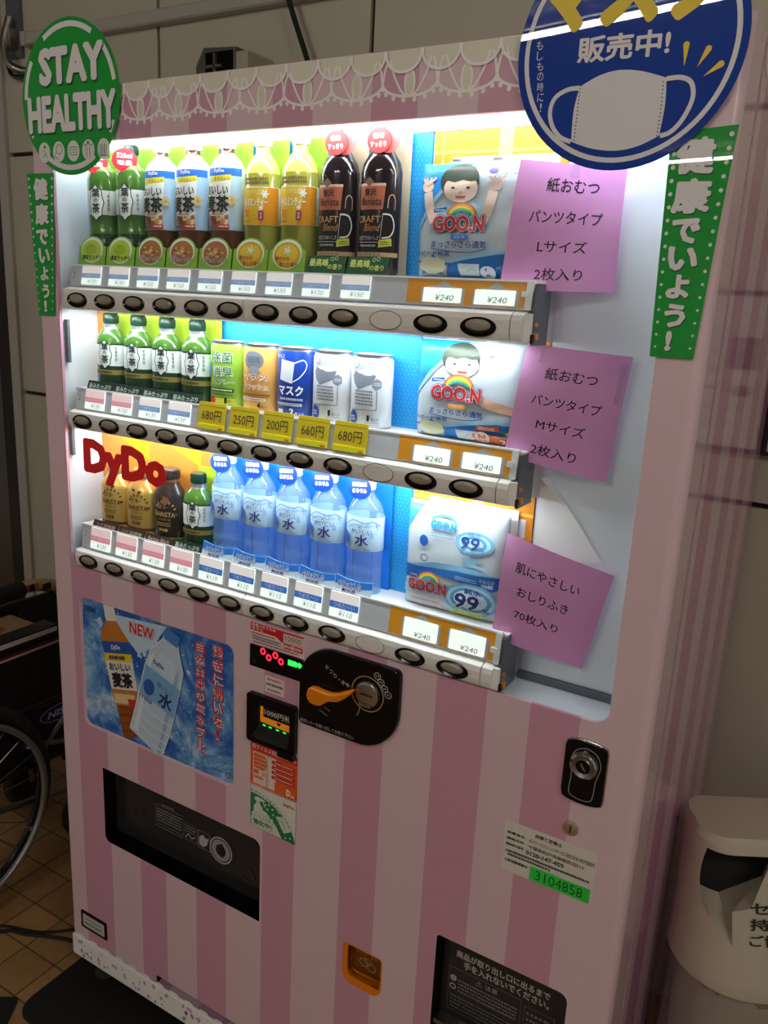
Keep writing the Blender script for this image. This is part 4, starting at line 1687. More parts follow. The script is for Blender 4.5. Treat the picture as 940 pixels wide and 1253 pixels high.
def cap(root, z0, z1, r, k):
    m = M()
    prof = [(z0, r * .96, k), (z0 + .0015, r, k), (z1 - .002, r, k), (z1, r * .9, k), (z1, 0, k)]
    m.lathe(prof, 28, sx=1, sy=.8)
    for i in range(28):
        a = 2 * pi * i / 28
        m.box(r * cos(a) - .0004, r * cos(a) + .0004, r * .8 * sin(a) - .0004, r * .8 * sin(a) + .0004, z0 + .002, z1 - .003, k)
    m.build('cap', root)


def cup_print(d, kind):
    d.ell(0, .0245, .0275, .0215, (236, 240, 232), 30)
    if kind == 'green':
        d.ell(-.001, .0235, .0245, .0185, (186, 210, 60), 28)
        d.ell(-.003, .0260, .0150, .0090, (160, 190, 40), 20)
        d.line([(-.006, .033), (-.002, .028)], .0012, (90, 130, 30))
        d.text('濃度すっきり', (-.0235, .0085, .0235, .0165), (24, 66, 30), bold=.02)
    elif kind == 'barley':
        d.ell(0, .0235, .0250, .0190, (176, 110, 56), 28)
        rnd = random.Random(3)
        for i in range(26):
            a, q = rnd.uniform(0, 2 * pi), rnd.uniform(0, .018)
            d.ell(q * cos(a), .0235 + q * .75 * sin(a), .0042, .0018, ((214, 164, 96), (236, 196, 136), (150, 92, 48))[i % 3], 8)
        d.h += .0006
        d.text('コク深くすっきり', (-.0265, .0085, .0265, .0170), (252, 246, 236), bold=.09)
        d.text('コク深くすっきり', (-.0262, .0088, .0262, .0167), (60, 30, 18), bold=.02)
    else:
        d.ell(0, .0235, .0250, .0190, (214, 170, 30), 28)
        d.ell(0, .0255, .0200, .0130, (236, 196, 50), 24)
        for i in range(5):
            a = 2 * pi * i / 5
            d.place(.0 + .004 * cos(a), .030 + .003 * sin(a), a)
            d.ell(0, 0, .0035, .0015, (232, 244, 240), 8)
        d.xf = None
        d.text('華やかな', (-.0210, .0150, .0060, .0215), (150, 60, 20), bold=.02)
        d.text('香しい香り', (-.0130, .0065, .0220, .0130), (150, 60, 20), bold=.02)


CARD_A = [(-.0340, 0), (.0340, 0), (.0340, .030)] + [(.0300 * cos(a), .0245 + .0235 * sin(a)) for a in [.35 + (pi - .7) * i / 12 for i in range(13)]] + [(-.0340, .030)]


def green_tea():
    t = thing('tea_bottle', '', 'bottle', (0, 0, 0), local=True)
    m = M()
    m.lathe([(0, .0300, 'tea_dark'), (.004, .0306, 'tea_dark'), (.052, .0306, 'tea_dark'), (.053, .0298, 'tea_green'), (.083, .0306, 'tea_green'), (.084, .0312, 'label_white'),
             (.124, .0312, 'tea_green'), (.144, .0306, 'tea_green'), (.155, .0275, 'tea_bottle_neck'), (.167, .0185, 'tea_bottle_neck'), (.172, .0125, 'tea_bottle_neck'), (.178, .0118, 'tea_bottle_neck'), (.180, .0118, None)], 36, sx=1, sy=RY / RX)
    for z in (.020, .034, .046):
        m.lathe([(z, .0309, 'tea_dark'), (z + .003, .0309, 'tea_dark')], 36, sx=1, sy=RY / RX, caps=(False, False))
    d = m.on(on_can(.0312, .0312 * RY / RX), .004)
    bx, bz = .006, .104
    blob = [(bx + (.0150 + .0012 * cos(8 * a)) * cos(a), bz + (.0275 + .0016 * cos(8 * a)) * sin(a)) for a in [2 * pi * i / 48 for i in range(48)]]
    d.poly(blob, (232, 236, 230))
    d.line(blob, .0017, (16, 34, 28), closed=True)
    for ch, z, h in (('葉', .1125, .0145), ('の', .1045, .0065), ('茶', .0865, .0165)):
        d.text(ch, (bx - .0085 + (.004 if ch == 'の' else 0), z, bx + .0085 - (.004 if ch == 'の' else 0), z + h), (14, 34, 30), bold=.02)
    for i, ch in enumerate('厳選茶葉'):
        d.text(ch, (.0285, .1120 - .0072 * i, .0340, .1175 - .0072 * i), (30, 60, 50))
    m.build('bottle_body', t)
    cap(t, .180, .196, .0135, 'dark_green_cap')
    header_card(t, 'card_lime', .0, .195)
    front_card(t, lambda d: cup_print(d, 'green'), CARD_A, 'card_lime')
    round_tag(t, .006, .1700, .0205, (222, 42, 52), ('525ml', '増量'), .92, y=-.0200, rot=.75)
    return t


def barley_tea():
    t = thing('tea_bottle', '', 'bottle', (0, 0, 0), local=True)
    m = M()
    m.lathe([(0, .0298, 'barley'), (.004, .0306, 'barley'), (.058, .0306, 'barley'), (.0595, .0312, 'label_white'), (.152, .0312, 'label_white'), (.1545, .0304, 'barley_light'), (.162, .0265, 'barley_light'),
             (.171, .0165, 'barley_light'), (.175, .0122, 'barley'), (.182, .0120, None)], 36, sx=1, sy=RY / RX)
    d = m.on(on_can(.0312, .0312 * RY / RX), .004)
    d.rect(-.046, .1400, .046, .1515, (34, 110, 200))
    d.text('DyDo', (-.008, .1435, .012, .1500), (240, 244, 250), bold=.03)
    d.poly([(-.046, .0600), (.046, .0600), (.046, .1400), (-.046, .1400)], (178, 208, 232))
    d.poly([(-.018, .1285), (.024, .1335), (.024, .1420), (-.018, .1390)], (236, 216, 40))
    d.text('ミネラル入り', (-.013, .1315, .021, .1385), (50, 50, 90))
    d.poly([(-.028, .0820), (.020, .0820), (.024, .134), (-.020, .1290), (-.028, .125)], (240, 238, 230))
    d.poly([(-.024, .0600), (.021, .0600), (.019, .0830), (-.022, .0830)], (170, 94, 44))
    rnd = random.Random(9)
    for i in range(10):
        a, b = rnd.uniform(-.018, .014), rnd.uniform(.066, .084)
        d.poly([(a, b), (a + .008, b + .001), (a + .009, b + .008), (a + .001, b + .008)], ((236, 214, 176), (206, 150, 90), (120, 56, 26))[i % 3])
    d.ring(-.001, .0850, .0205, .0040, .0014, (240, 240, 236), 24)
    d.h += .0006
    d.rect(.003, .0620, .020, .0680, (206, 40, 40))
    d.rect(-.020, .0620, -.004, .0660, (60, 90, 170))
    d.tiny((.004, .0630, .019, .0670), (250, 230, 220), 1, 3)
    d.text('おいしい', (-.0210, .1120, .0190, .1260), (18, 18, 20), bold=.035)
    d.text('麦茶', (-.0230, .0860, .0205, .1110), (18, 18, 20), bold=.035)
    for i in range(6):
        a = 2 * pi * i / 6
        d.ell(.0255 + .004 * cos(a), .104 + .005 * sin(a), .0026, .0032, (226, 190, 110), 8)
    m.build('bottle_body', t)
    cap(t, .1815, .1975, .0140, 'cap_white')
    header_card(t, 'card_lime', .0, .195)
    front_card(t, lambda d: cup_print(d, 'barley'), CARD_A, 'card_lime')
    return t


def jasmine_tea():
    t = thing('tea_bottle', '', 'bottle', (0, 0, 0), local=True)
    m = M()
    m.lathe([(0, .0298, 'jasmine'), (.004, .0306, 'jasmine'), (.0665, .0306, 'jasmine'), (.0670, .0312, 'label_white'), (.1220, .0312, 'jasmine'), (.1230, .0304, 'jasmine'), (.142, .0302, 'jasmine_top'),
             (.153, .0272, 'jasmine_top'), (.166, .0180, 'jasmine_top'), (.172, .0122, 'jasmine_top'), (.182, .0120, None)], 36, sx=1, sy=RY / RX)
    d = m.on(on_can(.0312, .0312 * RY / RX), .004)
    d.rect(-.048, .0675, .048, .1215, (238, 190, 20))
    d.poly([(.010, .0675), (.048, .0675), (.048, .1215), (.026, .1215)], (226, 150, 14))
    d.text('すっきり上質', (-.014, .112, .016, .1185), (250, 246, 226))
    d.text('ジャスミンティー', (-.026, .094, .025, .106), (252, 250, 240), bold=.035)
    for fx, fz, fr in ((.020, .112, .006), (.014, .092, .0035), (-.020, .085, .0035)):
        for i in range(6):
            a = 2 * pi * i / 6
            d.place(fx + fr * .6 * cos(a), fz + fr * .6 * sin(a), a)
            d.ell(0, 0, fr * .55, fr * .26, (250, 252, 246), 8)
        d.xf = None
    d.poly([(-.017, .0790), (-.008, .0790), (-.006, .0895), (-.019, .0895)], (226, 140, 40))
    d.rrect(.0100, .0735, .0185, .0880, .003, (150, 34, 70))
    d.text('茶葉', (.0120, .0760, .0165, .0855), (246, 220, 226), vert=True)
    d.text('500ml', (-.020, .0705, -.006, .0740), (110, 60, 10))
    d.h = .0002
    d2 = m.on(on_can(.0304, .0304 * RY / RX), .004)
    d2.tiny((-.026, .1255, .026, .1365), (120, 96, 50), 2, 14, .72)
    m.build('bottle_body', t)
    cap(t, .1815, .1975, .0140, 'cap_white')
    header_card(t, 'card_lime', .0, .195)
    front_card(t, lambda d: cup_print(d, 'jasmine'), CARD_A, 'card_lime')
    return t


def coffee_bottle():
    t = thing('coffee_bottle', '', 'bottle', (0, 0, 0), local=True)
    m = M()
    m.lathe([(0, .0300, 'coffee'), (.004, .0315, 'coffee'), (.138, .0315, 'coffee'), (.151, .0285, 'coffee'), (.164, .0200, 'coffee'), (.172, .0145, 'coffee'), (.180, .0140, None)], 36, sx=1, sy=RY / RX)
    d = m.on(on_can(.0316, .0316 * RY / RX), .004)
    d.poly([(-.026, .0880), (.017, .0880), (.020, .1225), (-.028, .1225)], (176, 92, 60))
    d.poly([(-.028, .1190), (.020, .1190), (.020, .1225), (-.028, .1225)], (214, 178, 150))
    d.poly([(-.014, .1245), (-.006, .1180), (.002, .1245), (-.006, .131)], (120, 90, 60))
    d.text('贅沢', (-.014, .1060, .006, .1160), (40, 18, 12), bold=.02)
    d.text('Barista', (-.020, .0935, .014, .1040), (36, 16, 12), bold=.01, shear=.1)
    d.line(smooth_path([(.024, .090), (.0255, .104), (.031, .108), (.036, .102), (.036, .088)], 5), .0013, (206, 150, 130))
    d.text('CRAFT', (-.026, .0705, .014, .0795), (214, 150, 90), bold=.01)
    d.text('Blend', (-.012, .0590, .012, .0690), (196, 134, 80), shear=.2)
    d.line(smooth_path([(.017, .082), (.030, .080), (.036, .066), (.030, .053), (.017, .050)], 6), .0022, (226, 220, 216))
    d.line([(-.028, .0440), (.014, .0440), (.017, .082)], .0009, (200, 196, 190))
    d.text('挽き立てのおいしさ', (-.024, .0470, .012, .0530), (214, 206, 200))
    d.tiny((-.020, .0375, .008, .0415), (190, 184, 178), 1, 6)
    d.poly([(.012, .0370), (.033, .0400), (.032, .0500), (.013, .0470)], (206, 206, 60))
    d.tiny((.015, .0400, .030, .0460), (70, 70, 20), 2, 8)
    d.rect(-.046, .0245, .046, .0305, (196, 164, 120))
    d.text('甘さひかえめ', (-.020, .0250, .016, .0300), (60, 34, 20))
    m.build('bottle_body', t)
    cap(t, .1790, .1965, .0155, 'coffee')
    header_card(t, (226, 210, 176), .0, .194, .0335)
    front_card(t, lambda d: (d.text('最高峰', (-.030, .0090, .004, .0200), (222, 230, 120), bold=.02), d.text('の香り', (.004, .0050, .028, .0130), (222, 230, 120), bold=.02),
                             d.ring(.010, .0200, .0025, .0025, .0009, (200, 220, 160), 12), d.ring(.017, .0210, .0025, .0025, .0009, (200, 220, 160), 12)),
               rr(-.0340, 0, .0340, .0235, .001, 2), (20, 84, 44))
    m = M()
    m.prism(ellipse(.016, .1790, .0170, .0165, 26), -.0125, -.0118, (240, 120, 116))
    m.prism(ellipse(.003, .1790, .0195, .0168, 28), -.0170, -.0162, (226, 66, 66))
    d = m.on(on_front(-.0170))
    d.text('後味', (-.007, .1810, .011, .1885), (254, 236, 230), bold=.02)
    d.text('すっきり', (-.011, .1700, .015, .1775), (254, 236, 230), bold=.02)
    m.build('round_tag', t)
    return t


def small_green():
    """275 ml aluminium bottle of green tea"""
    t = thing('tea_bottle', '', 'bottle', (0, 0, 0), local=True)
    m = M()
    m.lathe([(0, .0285, 'tea_dark'), (.004, .0308, 'tea_dark'), (.0300, .0308, (150, 130, 60)), (.0385, .0308, 'tea_dark'), (.046, .0308, 'label_white'), (.0830, .0308, 'tea_dark'), (.0860, .0306, 'tea_green'),
             (.0960, .0285, 'tea_green'), (.1050, .0220, 'tea_green'), (.1110, .0160, 'can_metal'), (.1130, .0150, 'can_metal'), (.1190, .0150, 'can_metal'), (.1200, .0150, None)], 36, sx=1, sy=RY / RX)
    d = m.on(on_can(.0308, .0308 * RY / RX), .004)
    d.tiny((-.020, .0315, .020, .0370), (70, 54, 20), 1, 5, .7)
    bx, bz = .006, .0660
    blob = [(bx + (.0138 + .0012 * cos(8 * a)) * cos(a), bz + (.0235 + .0015 * cos(8 * a)) * sin(a)) for a in [2 * pi * i / 48 for i in range(48)]]
    d.poly(blob, (232, 236, 230))
    d.line(blob, .0015, (16, 30, 26), closed=True)
    for ch, z, h in (('葉', .0735, .0125), ('の', .0668, .0055), ('茶', .0510, .0140)):
        d.text(ch, (bx - .0078 + (.0038 if ch == 'の' else 0), z, bx + .0078 - (.0038 if ch == 'の' else 0), z + h), (12, 26, 24), bold=.02)
    for i, ch in enumerate('厳選茶葉'):
        d.text(ch, (.0270, .0755 - .0068 * i, .0322, .0808 - .0068 * i), (30, 60, 50))
    m.build('bottle_body', t)
    cap(t, .1200, .1385, .0150, 'dark_green_cap')
    return t


def small_green_front(t, col=(14, 40, 26)):
    front_card(t, lambda d: d.text('旨みたっぷり', (-.029, .0040, .027, .0125), (206, 216, 206), bold=.01), rr(-.0345, 0, .0345, .0165, .001, 2), col)


def small_can(kind):
    t = thing('goods_can', '', 'can', (0, 0, 0), local=True)
    base = {'green': (150, 202, 66), 'orange': (238, 178, 90), 'blue': (16, 62, 160), 'white': (226, 230, 236)}[kind]
    mk = 'can_' + kind
    mat(mk, base, 0.3, coat=0.3)
    m = M()
    r = .0345
    m.lathe([(0, r * .90, 'can_metal'), (.004, r, mk), (.0980, r, mk), (.1030, r * .93, 'can_metal'), (.1060, r * .92, 'can_metal'), (.1070, r * .95, 'can_metal'), (.1085, r * .95, 'can_metal'), (.1085, r * .90, 'can_metal'), (.1060, r * .88, 'can_metal'), (.1060, 0, None)], 40, sx=1, sy=RY / r)
    cm = on_can(r, RY)
    d = m.on(lambda u, v, h: cm(u + .0055, v, h), .004)
    if kind == 'green':
        for t_, z, x1 in (('除菌', .0730, .020), ('消臭', .0500, .020), ('スプレー', .0370, .024)):
            d.h = .0002
            d.text(t_, (-.024, z, x1, z + (.019 if z > .045 else .011)), (250, 252, 244), bold=.08)
            d.h = .0006
            d.text(t_, (-.0235, z + .0004, x1 - .0005, z + (.0186 if z > .045 else .0106)), (70, 140, 60), bold=.005)
        d.rect(-.030, .0260, .022, .0325, (34, 90, 40))
        d.tiny((-.028, .0270, .020, .0315), (220, 240, 200), 1, 2)
        d.tiny((-.026, .0200, .020, .0235), (40, 100, 60), 1, 3)
        d.rect(-.016, .0080, .026, .0160, (220, 212, 60))
        d.text('1', (.004, .0080, .009, .0175), (20, 30, 20), bold=.05)
        d.text('個入り', (.010, .0090, .024, .0145), (20, 30, 20))
        d.ell(-.022, .0110, .0075, .0065, (206, 40, 50), 18)
        d.ell(-.034, .0620, .006, .014, (60, 130, 200), 16)
    elif kind == 'orange':
        d.ell(-.006, .0830, .0205, .0150, (128, 132, 142), 26)
        d.poly([(-.018, .062), (.010, .062), (.003, .073), (-.010, .074)], (150, 154, 162))
        d.tiny((-.018, .079, .008, .089), (90, 92, 100), 3, 6, .5)
        for t_, z in (('マウス', .0500), ('ウォッシュ', .0345)):
            d.h = .0006
            d.text(t_, (-.030, z, .024, z + .0125), (255, 250, 240), bold=.09)
            d.h = .0009
            d.text(t_, (-.0295, z + .0003, .0235, z + .0122), (214, 110, 30), bold=.01)
        d.rect(-.030, .0260, .026, .0310, (200, 140, 50))
        d.tiny((-.028, .0270, .024, .0300), (90, 50, 10), 1, 3)
        d.rect(-.030, .0190, .018, .0235, (246, 240, 226))
        d.tiny((-.028, .0198, .016, .0228), (120, 90, 50), 1, 4)
        d.text('4', (.003, .0075, .009, .0165), (40, 24, 10), bold=.04)
        d.text('個入り', (.010, .0080, .022, .0130), (60, 36, 10))
        d.tiny((-.014, .0040, .022, .0070), (200, 110, 60), 1, 5)
    elif kind == 'blue':
        d.poly([(-.024, .058), (.002, .053), (.006, .086), (-.020, .090)], (226, 230, 238))
        d.line(smooth_path([(.006, .085), (.022, .090), (.028, .080), (.016, .064), (.003, .056)], 6), .0018, (236, 238, 244))
        d.text('ちゃんと', (-.034, .091, -.012, .098), (236, 238, 244))
        d.text('マスク', (-.026, .0345, .022, .0500), (246, 248, 252), bold=.035)
        d.tiny((-.022, .0265, .022, .0310), (200, 214, 240), 1, 3, .8)
        d.rect(-.030, .0185, .020, .0225, (230, 236, 244))
        d.tiny((-.028, .0190, .018, .0220), (40, 80, 170), 1, 4)
        d.text('2', (-.002, .0035, .006, .0145), (250, 250, 252), bold=.04)
        d.text('枚入り', (.008, .0040, .024, .0090), (240, 244, 250))
        d.poly([(-.026, .002), (-.014, .002), (-.014, .012), (-.026, .012)], (220, 228, 240))
    else:
        d.poly([(-.026, .066), (-.016, .056), (.008, .066), (.014, .078), (.006, .082), (-.014, .080), (-.024, .084), (-.030, .076)], (134, 140, 152))
        d.poly([(-.030, .082), (-.014, .086), (.004, .084), (.018, .092), (-.012, .096), (-.028, .096)], (190, 194, 204))
        d.ell(.000, .083, .012, .0055, (226, 230, 236), 16)
        d.ring(-.021, .093, .005, .005, .0012, (120, 126, 140), 14)
        hx = [(.0160 + .0088 * cos(pi / 6 + pi / 3 * i), .0660 + .0088 * sin(pi / 6 + pi / 3 * i)) for i in range(6)]
        d.poly(hx, (136, 144, 160))
        d.tiny((.0105, .0635, .0215, .0685), (220, 224, 232), 2, 5)
        d.tiny((-.022, .0330, .010, .0570), (90, 96, 116), 5, 7, .5)
        d.line([(.0165, .0560), (.0165, .0280), (-.026, .0260)], .0009, (40, 46, 66))
        d.line([(-.026, .0260), (-.0300, .0270)], .0009, (40, 46, 66))
        d.ell(-.0245, .0140, .0090, .0115, (34, 60, 150), 20)
        d.tiny((-.030, .0100, -.019, .0180), (190, 204, 240), 2, 6)
        d.text('1', (.0015, .0110, .0055, .0200), (24, 34, 60), bold=.05)
        d.text('個入り', (.0075, .0115, .0200, .0165), (24, 34, 60))
        d.frame(-.001, .0050, .021, .0090, .0006, (90, 100, 130), .001)
    m.build('can_body', t)
    return t


def gold_coffee(kind='gold'):
    t = thing('coffee_can', '', 'can', (0, 0, 0), local=True)
    k = 'gold_can' if kind == 'gold' else 'dark_can'
    m = M()
    r = .0345
    if kind == 'gold':
        m.lathe([(0, r * .9, k), (.004, r, k), (.0110, r, (96, 50, 26)), (.0165, r, k), (.0800, r, k), (.0880, r * .93, k), (.1010, r * .60, k), (.1050, r * .52, 'can_metal'), (.1080, r * .50, 'can_metal'), (.1100, r * .50, None)], 40, sx=1, sy=RY / r)
        ink, ink2 = (84, 44, 20), (110, 60, 26)
    else:
        m.lathe([(0, r * .9, k), (.004, r, k), (.0850, r, k), (.0960, r * .90, k), (.1080, r * .66, k), (.1130, r * .60, (110, 74, 44)), (.1180, r * .60, None)], 40, sx=1, sy=RY / r)
        ink, ink2 = (206, 168, 96), (190, 150, 90)
    cm = on_can(r, RY)
    d = m.on(lambda u, v, h: cm(u + .0060, v, h), .004)
    d.text('贅沢 濃一', (-.016, .0640, .010, .0720), ink)
    d.text('BARISTA', (-.022, .0500, .024, .0590), ink, bold=.01)
    d.text('のための一本', (-.012, .0430, .014, .0475), ink2)
    d.tiny((-.016, .0320, .014, .0400), ink2, 2, 4, .5)
    d.tiny((-.010, .0220, .008, .0290), ink, 1, 8, .7)
    for a in range(7):
        q = radians(20 + 22 * a)
        d.place(.003 + .022 * cos(q), .0600 + .0185 * sin(q), q)
        d.ell(0, 0, .0028, .0016, ink, 8)
    d.xf = None
    for bx_, bz_, an in ((.008, .0850, .5), (-.004, .0880, -.4), (.026, .0560, .2)):
        d.place(bx_, bz_, an)
        d.ell(0, 0, .0042, .0027, (110, 62, 30), 10)
        d.line([(-.0036, 0), (.0036, 0)], .0006, (60, 30, 14))
    d.xf = None
    if kind != 'gold':
        d.poly([(-.006, .075), (.006, .072), (.014, .082), (.002, .090)], (150, 96, 60))
        d.rect(-.045, .0105, .045, .0130, (180, 146, 80))
    m.build('can_body', t)
    cap(t, .110 if kind == 'gold' else .118, .125 if kind == 'gold' else .136, .0180 if kind == 'gold' else .0205, k if kind == 'gold' else 'dark_can')
    return t


def coffee_front(t, dark=False):
    front_card(t, lambda d: (d.text('Barista Black' if dark else 'コク深微糖', (-.027, .0035, .026, .0100), (200, 170, 140), bold=.0), ), rr(-.0345, 0, .0345, .0140, .001, 2), (52, 34, 30))


def water_bottle():
    t = thing('water_bottle', '', 'bottle', (0, 0, 0), local=True)
    k = 'water_bottle'
    m = M()
    m.lathe([(0, .0290, k), (.004, .0310, k), (.020, .0310, k), (.023, .0300, k), (.026, .0310, k), (.042, .0310, k), (.045, .0300, k), (.048, .0310, k), (.0700, .0310, k), (.0715, .0318, 'water_label'), (.1250, .0318, k),
             (.1265, .0308, k), (.1350, .0295, k), (.1480, .0225, k), (.1560, .0150, k), (.1620, .0125, k), (.1660, .0125, None)], 36, sx=1, sy=RY / RX)
    cm = on_can(.0318, .0318 * RY / RX)
    d = m.on(lambda u, v, h: cm(u + .0075, v, h), .004)
    d.rect(-.046, .1050, .046, .1245, (206, 232, 248))
    rnd = random.Random(2)
    for i in range(26):
        u = rnd.uniform(-.030, .030)
        d.ell(u, .1130 + .006 * sin(u * 120) + rnd.uniform(-.005, .005), rnd.uniform(.0006, .0022), rnd.uniform(.0004, .0011), (120, 170, 216), 6)
    d.line(smooth_path([(-.030, .110), (-.014, .120), (.004, .1165), (.018, .1195), (.032, .112)], 5), .0016, (110, 166, 214))
    d.line(smooth_path([(-.026, .105), (-.010, .113), (.006, .111), (.020, .114)], 5), .0012, (140, 186, 224))
    d.text('おいしい', (-.0175, .0985, .0165, .1060), (70, 90, 170), bold=.01)
    d.text('水', (-.0105, .0800, .0110, .0985), (44, 44, 120), bold=.02)
    d.tiny((.0140, .0930, .0200, .1010), (90, 150, 210), 3, 5)
    d.text('500ml', (.0040, .0735, .0150, .0765), (70, 80, 140))
    d.ell(-.0300, .0900, .0080, .0110, (60, 90, 180), 18)
    d.text('miu', (-.036, .0765, -.026, .0810), (50, 80, 170))
    m.build('bottle_body', t)
    cap(t, .1660, .1820, .0138, 'cap_white')
    front_card(t, lambda d: (d.poly([(-.0345, .0130), (-.012, .0100), (.014, .0110), (.0345, .0145), (.0345, .0250), (.012, .0215), (-.012, .0225), (-.0345, .0265)], (26, 122, 214)),
                             d.text('キリッとした', (-.0290, .0080, .0150, .0195), (252, 252, 254), bold=.09), d.text('キリッとした', (-.0287, .0083, .0147, .0192), (50, 60, 140), bold=.02),
                             d.text('爽快感', (-.0200, .0025, .0060, .0085), (252, 252, 254), bold=.09), d.text('爽快感', (-.0198, .0027, .0058, .0083), (50, 60, 140), bold=.02)),
               [(-.0345, 0), (.0345, 0), (.0345, .0250), (.012, .0215), (-.012, .0225), (-.0345, .0265)], (214, 230, 246))
    header_card(t, (16, 124, 226), .0, .186, .0335)
    round_tag(t, -.002, .1690, .0178, (4, 54, 140), ('自然由来', 'ミネラル'), .95, y=-.0190, rot=.45)
    return t


def place_row(kinds, x0, pitch, z, labels, protos={}):
    n = 0
    for kind, cnt, make, fronts in kinds:
        p = None
        for i in range(cnt):
            if p is None:
                p = o = make()
                if fronts:
                    fronts(p)
            else:
                o = copy_tree(p)
            o.location = (x0 + pitch * n, YS, z)
            lab, grp = labels[n]
            o['label'] = lab
            if grp:
                o['group'] = grp
            n += 1


G1, G2, G3 = 'plastic bottles on the top shelf', 'cans and small bottles on the middle shelf', 'cans and bottles on the bottom shelf'
place_row([('g', 2, green_tea, None), ('b', 3, barley_tea, None), ('j', 2, jasmine_tea, None), ('c', 2, coffee_bottle, None)], .1215, .0716, 1.5497, [
    ('green tea bottle with red tag partly behind the round green sign, leftmost on top shelf', G1),
    ('green tea bottle with a full red tag, second from left on the top shelf', G1),
    ('brown barley tea bottle with white cap beside the green tea bottles', G1),
    ('brown barley tea bottle with white cap, middle one of three on the top shelf', G1),
    ('brown barley tea bottle with white cap standing next to yellow jasmine tea', G1),
    ('yellow jasmine tea bottle standing next to the barley tea bottles', G1),
    ('yellow jasmine tea bottle standing next to the dark coffee bottles', G1),
    ('dark coffee bottle with red tag standing next to yellow jasmine tea', G1),
    ('dark coffee bottle with red tag, last bottle at the right end of top shelf', G1)])


def sg_full(t):
    header_card(t, (164, 190, 40), 0, .1390, .0340)
    small_green_front(t)


place_row([('g', 4, small_green, sg_full), ('1', 1, lambda: small_can('green'), None), ('2', 1, lambda: small_can('orange'), None), ('3', 1, lambda: small_can('blue'), None), ('4', 2, lambda: small_can('white'), None)], .1300, .0704, 1.3287, [
    ('small dark green tea bottle, leftmost on the middle shelf', G2),
    ('small dark green tea bottle, second from left on the middle shelf', G2),
    ('small dark green tea bottle, third from left on the middle shelf', G2),
    ('small dark green tea bottle beside the lime green can on middle shelf', G2),
    ('lime green can with outlined white lettering above the 680 yen tag', G2),
    ('orange and white can with a grey round picture above the 250 yen tag', G2),
    ('deep blue can with a white face mask picture', G2),
    ('silver white can standing right next to the deep blue can', G2),
    ('silver white can at the right end of the row of cans', G2)])
place_row([('a', 2, gold_coffee, coffee_front), ('d', 1, lambda: gold_coffee('dark'), lambda t: coffee_front(t, True)), ('g', 1, small_green, lambda t: (header_card(t, (164, 190, 40), .0, .1450, .020), small_green_front(t))), ('w', 5, water_bottle, None)], .1300, .0704, 1.0657, [
    ('gold coffee can at the left end of the bottom shelf', G3),
    ('gold coffee can standing next to the dark coffee can', G3),
    ('dark brown coffee can with gold print on the bottom shelf', G3),
    ('small dark green tea bottle standing next to the water on the bottom shelf', G3),
    ('clear water bottle with blue label standing next to the small green tea bottle', G3),
    ('clear water bottle with blue label, second of five on the bottom shelf', G3),
    ('clear water bottle with blue label, middle one of five on the bottom shelf', G3),
    ('clear water bottle with blue label, fourth of five on the bottom shelf', G3),
    ('clear water bottle with blue label at the right end of the bottles', G3)])

# ------------------------------------------------------------------ soft packs on the right
def pillow(m, x0, x1, z0, z1, yb, yf, ys, k, nx=18, nz=18, tilt=0.0, front=None):
    """soft pack: seam at depth ys, front bulging to yf, back to yb; returns the front surface"""
    def fr(u, v, h=0.0):
        a = max(0.0, min(1.0, (u - x0) / (x1 - x0)))
        b = max(0.0, min(1.0, (v - z0) / (z1 - z0)))
        s = (max(0.0, 1 - (2 * a - 1) ** 6)) ** .5 * (max(0.0, 1 - (2 * b - 1) ** 6)) ** .5
        wr = .0008 * sin(a * 21 + b * 5) * s + .0006 * sin(b * 27 - a * 9) * s
        return (u, ys + (yf - ys) * s + wr + tilt * (v - z0) - h, v)
    def bk(u, v):
        a, b = (u - x0) / (x1 - x0), (v - z0) / (z1 - z0)
        s = (max(0.0, 1 - (2 * a - 1) ** 6)) ** .5 * (max(0.0, 1 - (2 * b - 1) ** 6)) ** .5
        return (u, ys + (yb - ys) * s + tilt * (v - z0), v)
    G = [[(x0 + (x1 - x0) * .5 * (1 - cos(pi * i / nx)), z0 + (z1 - z0) * .5 * (1 - cos(pi * j / nz))) for i in range(nx + 1)] for j in range(nz + 1)]
    W_ = nx + 1
    F = [(j * W_ + i, j * W_ + i + 1, (j + 1) * W_ + i + 1, (j + 1) * W_ + i) for j in range(nz) for i in range(nx)]
    m.add([fr(*p) for r in G for p in r], F, k, True)
    m.add([bk(*p) for r in G for p in r], [f[::-1] for f in F], k, True)
    return fr


class Soft(Draw):
    """flat print that also follows a surface curved in both directions"""
    def put(s, v, f, col):
        if s.xf:
            v = [s.xf(p) for p in v]
        bm = bmesh.new()
        bv = [bm.verts.new((p[0], p[1], 0)) for p in v]
        for q in f:
            try:
                bm.faces.new([bv[i] for i in q])
            except ValueError:
                pass
        for ax in (0, 1):
            no = (1, 0, 0) if ax == 0 else (0, 1, 0)
            xs = [p[ax] for p in v]
            k = math.floor(min(xs) / s.step) + 1
            while k * s.step < max(xs):
                co = (k * s.step, 0, 0) if ax == 0 else (0, k * s.step, 0)
                bmesh.ops.bisect_plane(bm, geom=bm.verts[:] + bm.edges[:] + bm.faces[:], plane_co=co, plane_no=no, dist=1e-7)
                k += 1
        bm.verts.index_update()
        s.m.add([s.fn(p.co.x, p.co.y, s.h) for p in bm.verts], [tuple(x.index for x in q.verts) for q in bm.faces], col, True)
        bm.free()
        s.h += s.dh
        return s


mat('pack_white', (196, 206, 214), 0.25, coat=0.4)
SKIN, SKIN2 = (240, 210, 190), (226, 178, 156)


